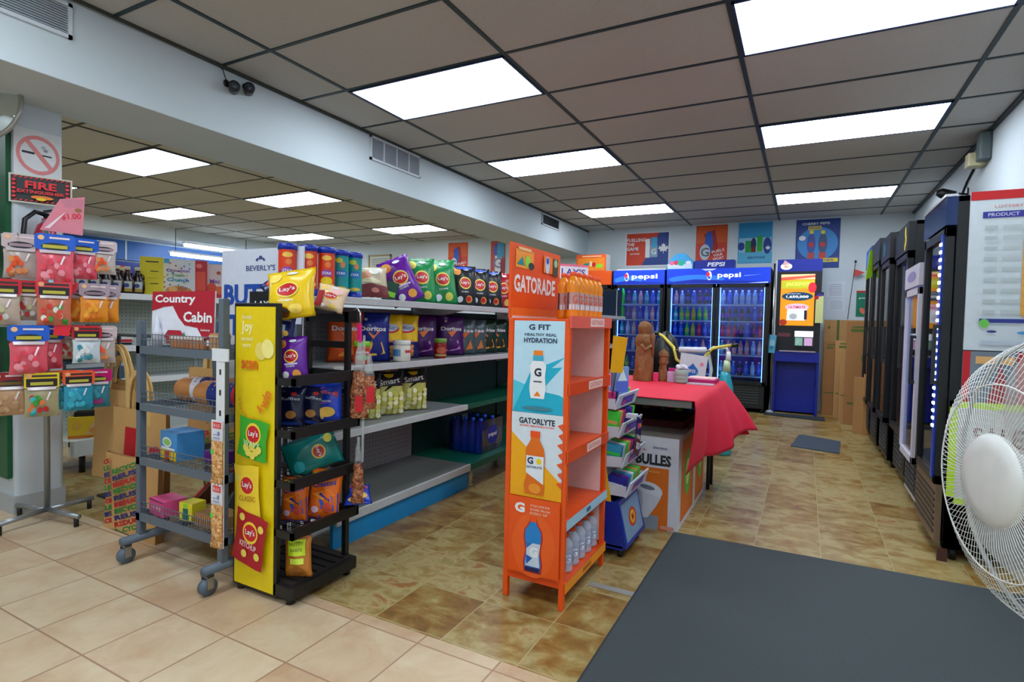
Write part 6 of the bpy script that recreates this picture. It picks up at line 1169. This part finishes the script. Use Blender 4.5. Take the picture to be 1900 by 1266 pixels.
A += [('t', 'FIRE', .5, .64, .26, RR, .5, 0, .035), ('t', 'EXTINGUISHER', .5, .4, .12, RR, .74, 0, .03), ('e', .52, .22, .18, .07, C(240, 130, 30)), ('e', .5, .16, .08, .05, YEL)]
b.art(FR(-W/2, 0, W, H, 0), A, W, H, .001, .0006); b.build('sign_face', t)
t = thing('fire_extinguisher', 'fire extinguisher with a black hose hung on the column', 'fire extinguisher', (-.955, -.70, 1.36))
b = MB(); b.lathe([(.045, 0), (.055, .01), (.055, .2), (.04, .25), (.02, .27), (.02, .29)], C(175, 40, 60, .3), 20); b.art(lambda u, v, k: Vector(((.056+k)*math.cos(-.9+1.4*u), (.056+k)*math.sin(-.9+1.4*u), .05+.13*v)), [('r', 0, 0, 1, 1, C(40, 100, 160)), ('r', .2, .2, .8, .5, C(160, 210, 220))], .08, .13); b.build('cylinder', t)
b = MB(); b.tube([(0, 0, .29), (0, 0, .32)], .012, BK); b.box(-.012, .08, -.01, .01, .3, .31, BK); b.box(-.012, .07, -.01, .01, .325, .335, BK); b.build('valve_handle', t)
b = MB(); b.tube([(0, 0, .31), (0, -.05, .32), (.01, -.1, .27), (.01, -.11, .15), (.01, -.09, .05), (.01, -.08, .0)], .012, BK); b.build('hose', t)
# ================================================================ CANDY SPINNER
t = thing('candy_spinner', 'chrome spinner rack on crossed feet beside the column', 'spinner rack', (-.76, -.78, 0))
SG = C(150, 156, 158, .3, .6)
b = MB(); b.tube([(0, 0, .06), (0, 0, 1.62)], .014, SG, 12); b.build('pole', t)
for a_ in (-80, 10, 100, 190):
    a_ = math.radians(a_); d = Vector((math.cos(a_), math.sin(a_), 0)); b = MB(); b.tube([Vector((0, 0, .065)), d*.24+Vector((0, 0, .055))], .014, SG, 8); b.tube([d*.22+Vector((0, 0, .05)), d*.22], .012, BK, 8); b.build('foot', t)
RZ = (1.52, 1.28, 1.05, .81)
cdir = Vector((.93, -.37, 0)).normalized(); sdir = Vector((.37, .93, 0)).normalized()   # toward the viewer aisle / across
b = MB()
for z in RZ:
    b.tube([Vector((0, 0, z))-sdir*.24, Vector((0, 0, z))+sdir*.26], .004, SG, 6)
    for k in range(-2, 3): p = sdir*(.11*k)+Vector((0, 0, z)); b.tube([p, p+cdir*.13], .003, SG, 6)
b.build('peg_bar', t)
b = MB(); b.prism([(-.1, 0), (.075, -.02), (.095, .185), (-.01, .165)], -.003, 0, C(222, 130, 145, .25), ax='y'); b.art(FR(-.1, 0, .2, .18, -.003), [('p', [(.45, .92), (.55, .68), (.92, .72), (.95, .96)], C(200, 120, 140)), ('t', '$1.00', .66, .42, .2, C(215, 30, 55), .42, 6, .03), ('e', .82, .62, .08, .06, C(150, 100, 50)), ('p', [(.1, .05), (.5, .5), (.54, .52), (.2, .05)], C(240, 215, 220))], .2, .18)
tag(b.build('price_card', loc=(-.66, -.74, 1.56), rot=(0, -.05, math.radians(66))), 'pink tilted price card on top of the candy spinner', 'card')
def candybag(key, head, win, cont, w_=.15, H=.23, hh=.38, frame=None, mix=None):
    bb = MB(); S1 = bagS(w_*.95, H*(1-hh)+.02, .04, 0, 2, -1); S2 = bagS(w_*.95, H*(1-hh)+.02, .04, 0, 2, 1)
    for S0 in (S1, S2):
        n = 8; vs = [S0(i/n, j/8, 0) for j in range(9) for i in range(n+1)]; bb.mesh(vs, [(j*9+i, j*9+i+1, (j+1)*9+i+1, (j+1)*9+i) for j in range(8) for i in range(n)], cont, True)
    it = []
    rr = random.Random(len(key)*7)
    for k in range(14): it.append(('e', .15+.7*rr.random(), .12+.5*rr.random(), .09, .09, (mix or [cont])[k % len(mix or [cont])], 40*k))
    it += [('p', [(.62, .55), (.72, .8), (.77, .78), (.67, .53)], C(235, 225, 225, .15)), ('r', .1, .86, .9, .95, C(200, 188, 188, .2))]  # pale diagonal: a highlight painted onto the pouch film
    bb.art(S1, it, w_, H*(1-hh), .0025, .0006, .2); low = bb.data(key+'_pouch')
    hb = MB(); z0 = H*(1-hh); P = [(-w_/2, z0+.02), (-w_/2, H-.01), (-w_/2+.012, H), (w_/2-.012, H), (w_/2, H-.01), (w_/2, z0+.02), (w_*.2, z0-.005), (-w_*.2, z0-.005)]
    hb.prism(P, -.008, .004, head, ax='y'); S3 = FR(-w_/2, z0, w_, H*hh, -.008)
    A = [('e', .5, .33, .34, .2, C(14, 34, 40)), ('r', .2, .24, .8, .42, win), ('r', .36, .74, .85, .84, C(235, 215, 215) if head is not YEL else DK), ('e', .16, .78, .08, .13, C(240, 190, 140))]
    if frame: A = [('p', [(.04, .1), (.04, .96), (.96, .96), (.96, .1), (.7, .03), (.3, .03)], frame), ('p', [(.09, .16), (.09, .62), (.91, .62), (.91, .16), (.7, .08), (.3, .08)], C(30, 20, 24)), ('r', .2, .24, .8, .42, win), ('r', .2, .72, .9, .84, C(60, 40, 40)), ('e', .16, .78, .08, .13, C(240, 170, 120))]
    hb.art(S3, A, w_, H*hh, .001, .0006); top = hb.data(key+'_header')
    return low, top
KB = C(20, 90, 200, .35); KR = C(205, 25, 40, .35)
WN = C(190, 180, 60)
cb = {'blue': candybag('cblue', KB, WN, C(225, 90, 105, .25), mix=[C(230, 70, 90, .3), C(240, 150, 160, .3)]), 'red': candybag('cred', KR, WN, C(190, 170, 150, .25), frame=KR, mix=[C(200, 60, 60), C(190, 185, 140), C(210, 205, 200)]),
      'redmix': candybag('credm', KR, WN, C(200, 110, 80, .25), frame=C(215, 60, 70), mix=[C(60, 160, 60), C(220, 80, 50), C(220, 60, 50), C(235, 225, 215)]), 'dred': candybag('cdred', C(140, 14, 26, .35), C(120, 90, 20), C(190, 150, 110, .3), mix=[C(200, 160, 120), C(180, 140, 100)]),
      'yellow': candybag('cyel', C(60, 70, 60, .35), WN, C(170, 160, 120, .25), frame=YEL, mix=[C(60, 160, 60), C(60, 190, 200), C(225, 120, 60), C(200, 40, 40)]), 'orange': candybag('corg', C(235, 90, 40, .35), WN, C(40, 150, 180, .25), frame=C(240, 96, 50), mix=[C(50, 170, 195), C(60, 190, 215)]),
      'magenta': candybag('cmag', C(200, 20, 110, .35), WN, C(60, 140, 160, .25), mix=[C(60, 160, 180), C(170, 60, 140)]), 'clear': candybag('cclr', C(205, 185, 185, .35), C(170, 140, 150), C(190, 175, 165, .25), mix=[C(240, 90, 40), C(235, 150, 90)]),
      'peach': candybag('cpch', C(170, 150, 160, .35), C(150, 120, 130), C(240, 150, 40, .3), mix=[C(250, 170, 40), C(240, 130, 30)]), 'white': candybag('cwht', KR, WN, C(205, 220, 225, .2), frame=KR, mix=[C(235, 240, 240), C(60, 150, 170)])}
AZ = math.atan2(cdir.x, -cdir.y)
def cbag(kind, row, s_, out, label, yaw=0, sc=1):
    p = Vector((-.76, -.78, RZ[row]))+sdir*s_+cdir*out; t = thing('candy_bag', label, 'candy bag', (p.x, p.y, RZ[row]-.23*sc+.01), AZ+yaw, 'candy bags on the spinner rack')
    for me, n in zip(cb[kind], ('pouch', 'header_card')): o = bpy.data.objects.new(n, me); COL.objects.link(o); o.parent = t
    t.scale = (sc,)*3
rn = ('top', 'second', 'third', 'lowest')
SP = [('clear', 0, -.1, .02, 'clear candy bag with orange sweets, half hidden by the large blue one, spinner top row'), ('blue', 0, .035, .14, 'large blue-headed bag of pink sweets, front of the spinner top row', 0, 1.1), ('blue', 0, .15, .06, 'smaller blue-headed candy bag beside the large blue one, spinner top row', .2, .95), ('clear', 0, .245, .04, 'clear candy bag with orange drops at the outer end of the spinner top row', .1, .8),
      ('red', 1, -.17, .12, 'red-framed candy bag at the column end of the second row', -.05, 1.0), ('red', 1, -.07, .04, 'red candy bag tucked between two others, second row', 0, .9), ('redmix', 1, .03, .14, 'pinkish red-framed bag of mixed sweets, front of the second row', .0, 1.0), ('peach', 1, .2, .08, 'clear bag of round orange sweets in the second row, outermost of the pair', .15, .92), ('peach', 1, .255, .0, 'clear bag of round orange sweets in the second row, farthest back', .1, .92), ('peach', 1, .15, .02, 'clear bag of round orange sweets in the second row, nearest the pole', .1, .92),
      ('blue', 2, -.07, .15, 'wide blue-headed bag of pink sweets in the third row', .08, 1.08), ('blue', 2, .0, .08, 'blue-headed bag behind the wide blue one, third row', .3, 1.0), ('red', 2, .1, .0, 'plain red candy bag mostly hidden in the third row', .1, .8), ('white', 2, .165, .1, 'red-framed bag of white and teal sweets, third row', .1, .88), ('clear', 2, .235, .06, 'brownish clear candy bag at the outer end of the third row', .1, .9), 
      ('dred', 3, -.14, .1, 'dark red-headed candy bag in the lowest row', 0, .95), ('yellow', 3, -.02, .14, 'yellow-framed bag of mixed sweets in the lowest row', 0, 1.0), ('orange', 3, .07, .06, 'orange-framed bag of blue sweets in the lowest row, next to the yellow one', .1, .92), ('orange', 3, .13, .12, 'orange-framed bag of blue sweets in the lowest row, foremost of the two', .1, .92), ('magenta', 3, .21, .06, 'magenta-headed candy bag at the end of the lowest row', .15, .92)]
for s_ in SP: cbag(*s_)
for i, (row, s_, c_, l) in enumerate(((1, .09, .1, 'red hook tag in the spinner second row'), (2, .06, .13, 'red hook tag in the spinner third row'))):
    p = Vector((-.76, -.78, RZ[row]))+sdir*s_+cdir*c_; b = MB(); b.prism([(-.035, -.03), (.03, -.035), (.04, .02), (-.03, .02)], -.004, .002, C(230, 20, 50, .4), ax='y'); tag(b.build('hook_tag', loc=(p.x, p.y, p.z-.01), rot=(0, 0, AZ)), l, 'tag')
b = MB(); b.rbox(-.012, .012, -.01, .01, 0, .05, .003, C(160, 205, 220, .3)); tag(b.build('price_clip', loc=(-.62, -.82, 1.28)), 'small pale blue price clip above the red candy bag', 'clip')
# bags hung on the green board, left of the column
def boardbag(px, z, c1, c2, label, w_=.11, h=.16):
    b = MB(); S0 = bagS(w_, h, .03, 0, 5, -1); S2 = bagS(w_, h, .03, 0, 5, 1)
    for Sx_ in (S0, S2): vs = [Sx_(i/6, j/8, 0) for j in range(9) for i in range(7)]; b.mesh(vs, [(j*7+i, j*7+i+1, (j+1)*7+i+1, (j+1)*7+i) for j in range(8) for i in range(6)], c2, True)
    b.art(S0, [('r', .05, .68, .95, .96, c1), ('e', .35, .3, .2, .18, C(235, 200, 150)), ('e', .65, .32, .18, .2, C(225, 110, 60)), ('e', .5, .8, .25, .07, WH)], w_, h, .002, .0006)
    b.tube([(0, -.005, h-.01), (0, .03, h)], .003, CHR, 5); tag(b.build('snack_bag', loc=(px, -.885, z), rot=(0, 0, .12)), label, 'snack bag', 'snack bags hung on the green board')
bb = [(-1.2, 1.75, C(20, 80, 190), C(30, 110, 210), 'blue-topped'), (-1.34, 1.62, C(90, 40, 130), C(60, 60, 70), 'dark-topped'), (-1.2, 1.56, C(40, 50, 60), C(110, 150, 160), 'slate-topped'), (-1.12, 1.36, C(70, 20, 140), C(90, 40, 60), 'violet-topped'), (-1.26, 1.4, C(30, 110, 200), C(40, 40, 60), 'sky-blue'), (-1.1, 1.14, C(205, 20, 40), C(200, 190, 140), 'red-topped'),
      (-1.3, 1.15, C(150, 60, 40), C(120, 40, 40), 'brown'), (-1.14, .94, C(215, 60, 120), C(170, 190, 190), 'pink-topped'), (-1.28, .9, C(20, 110, 90), C(30, 80, 80), 'green-topped'), (-1.12, .76, C(230, 150, 40), C(235, 150, 40), 'orange'), (-1.27, .66, C(40, 80, 120), C(60, 90, 120), 'steel-blue'), (-1.13, .56, C(50, 30, 130), C(60, 50, 90), 'indigo-topped'), (-1.27, .44, C(20, 60, 90), C(40, 70, 90), 'petrol-blue')]
for x, z, c1, c2, l in bb: boardbag(x, z, c1, c2, l + ' snack bag hung on the green board')
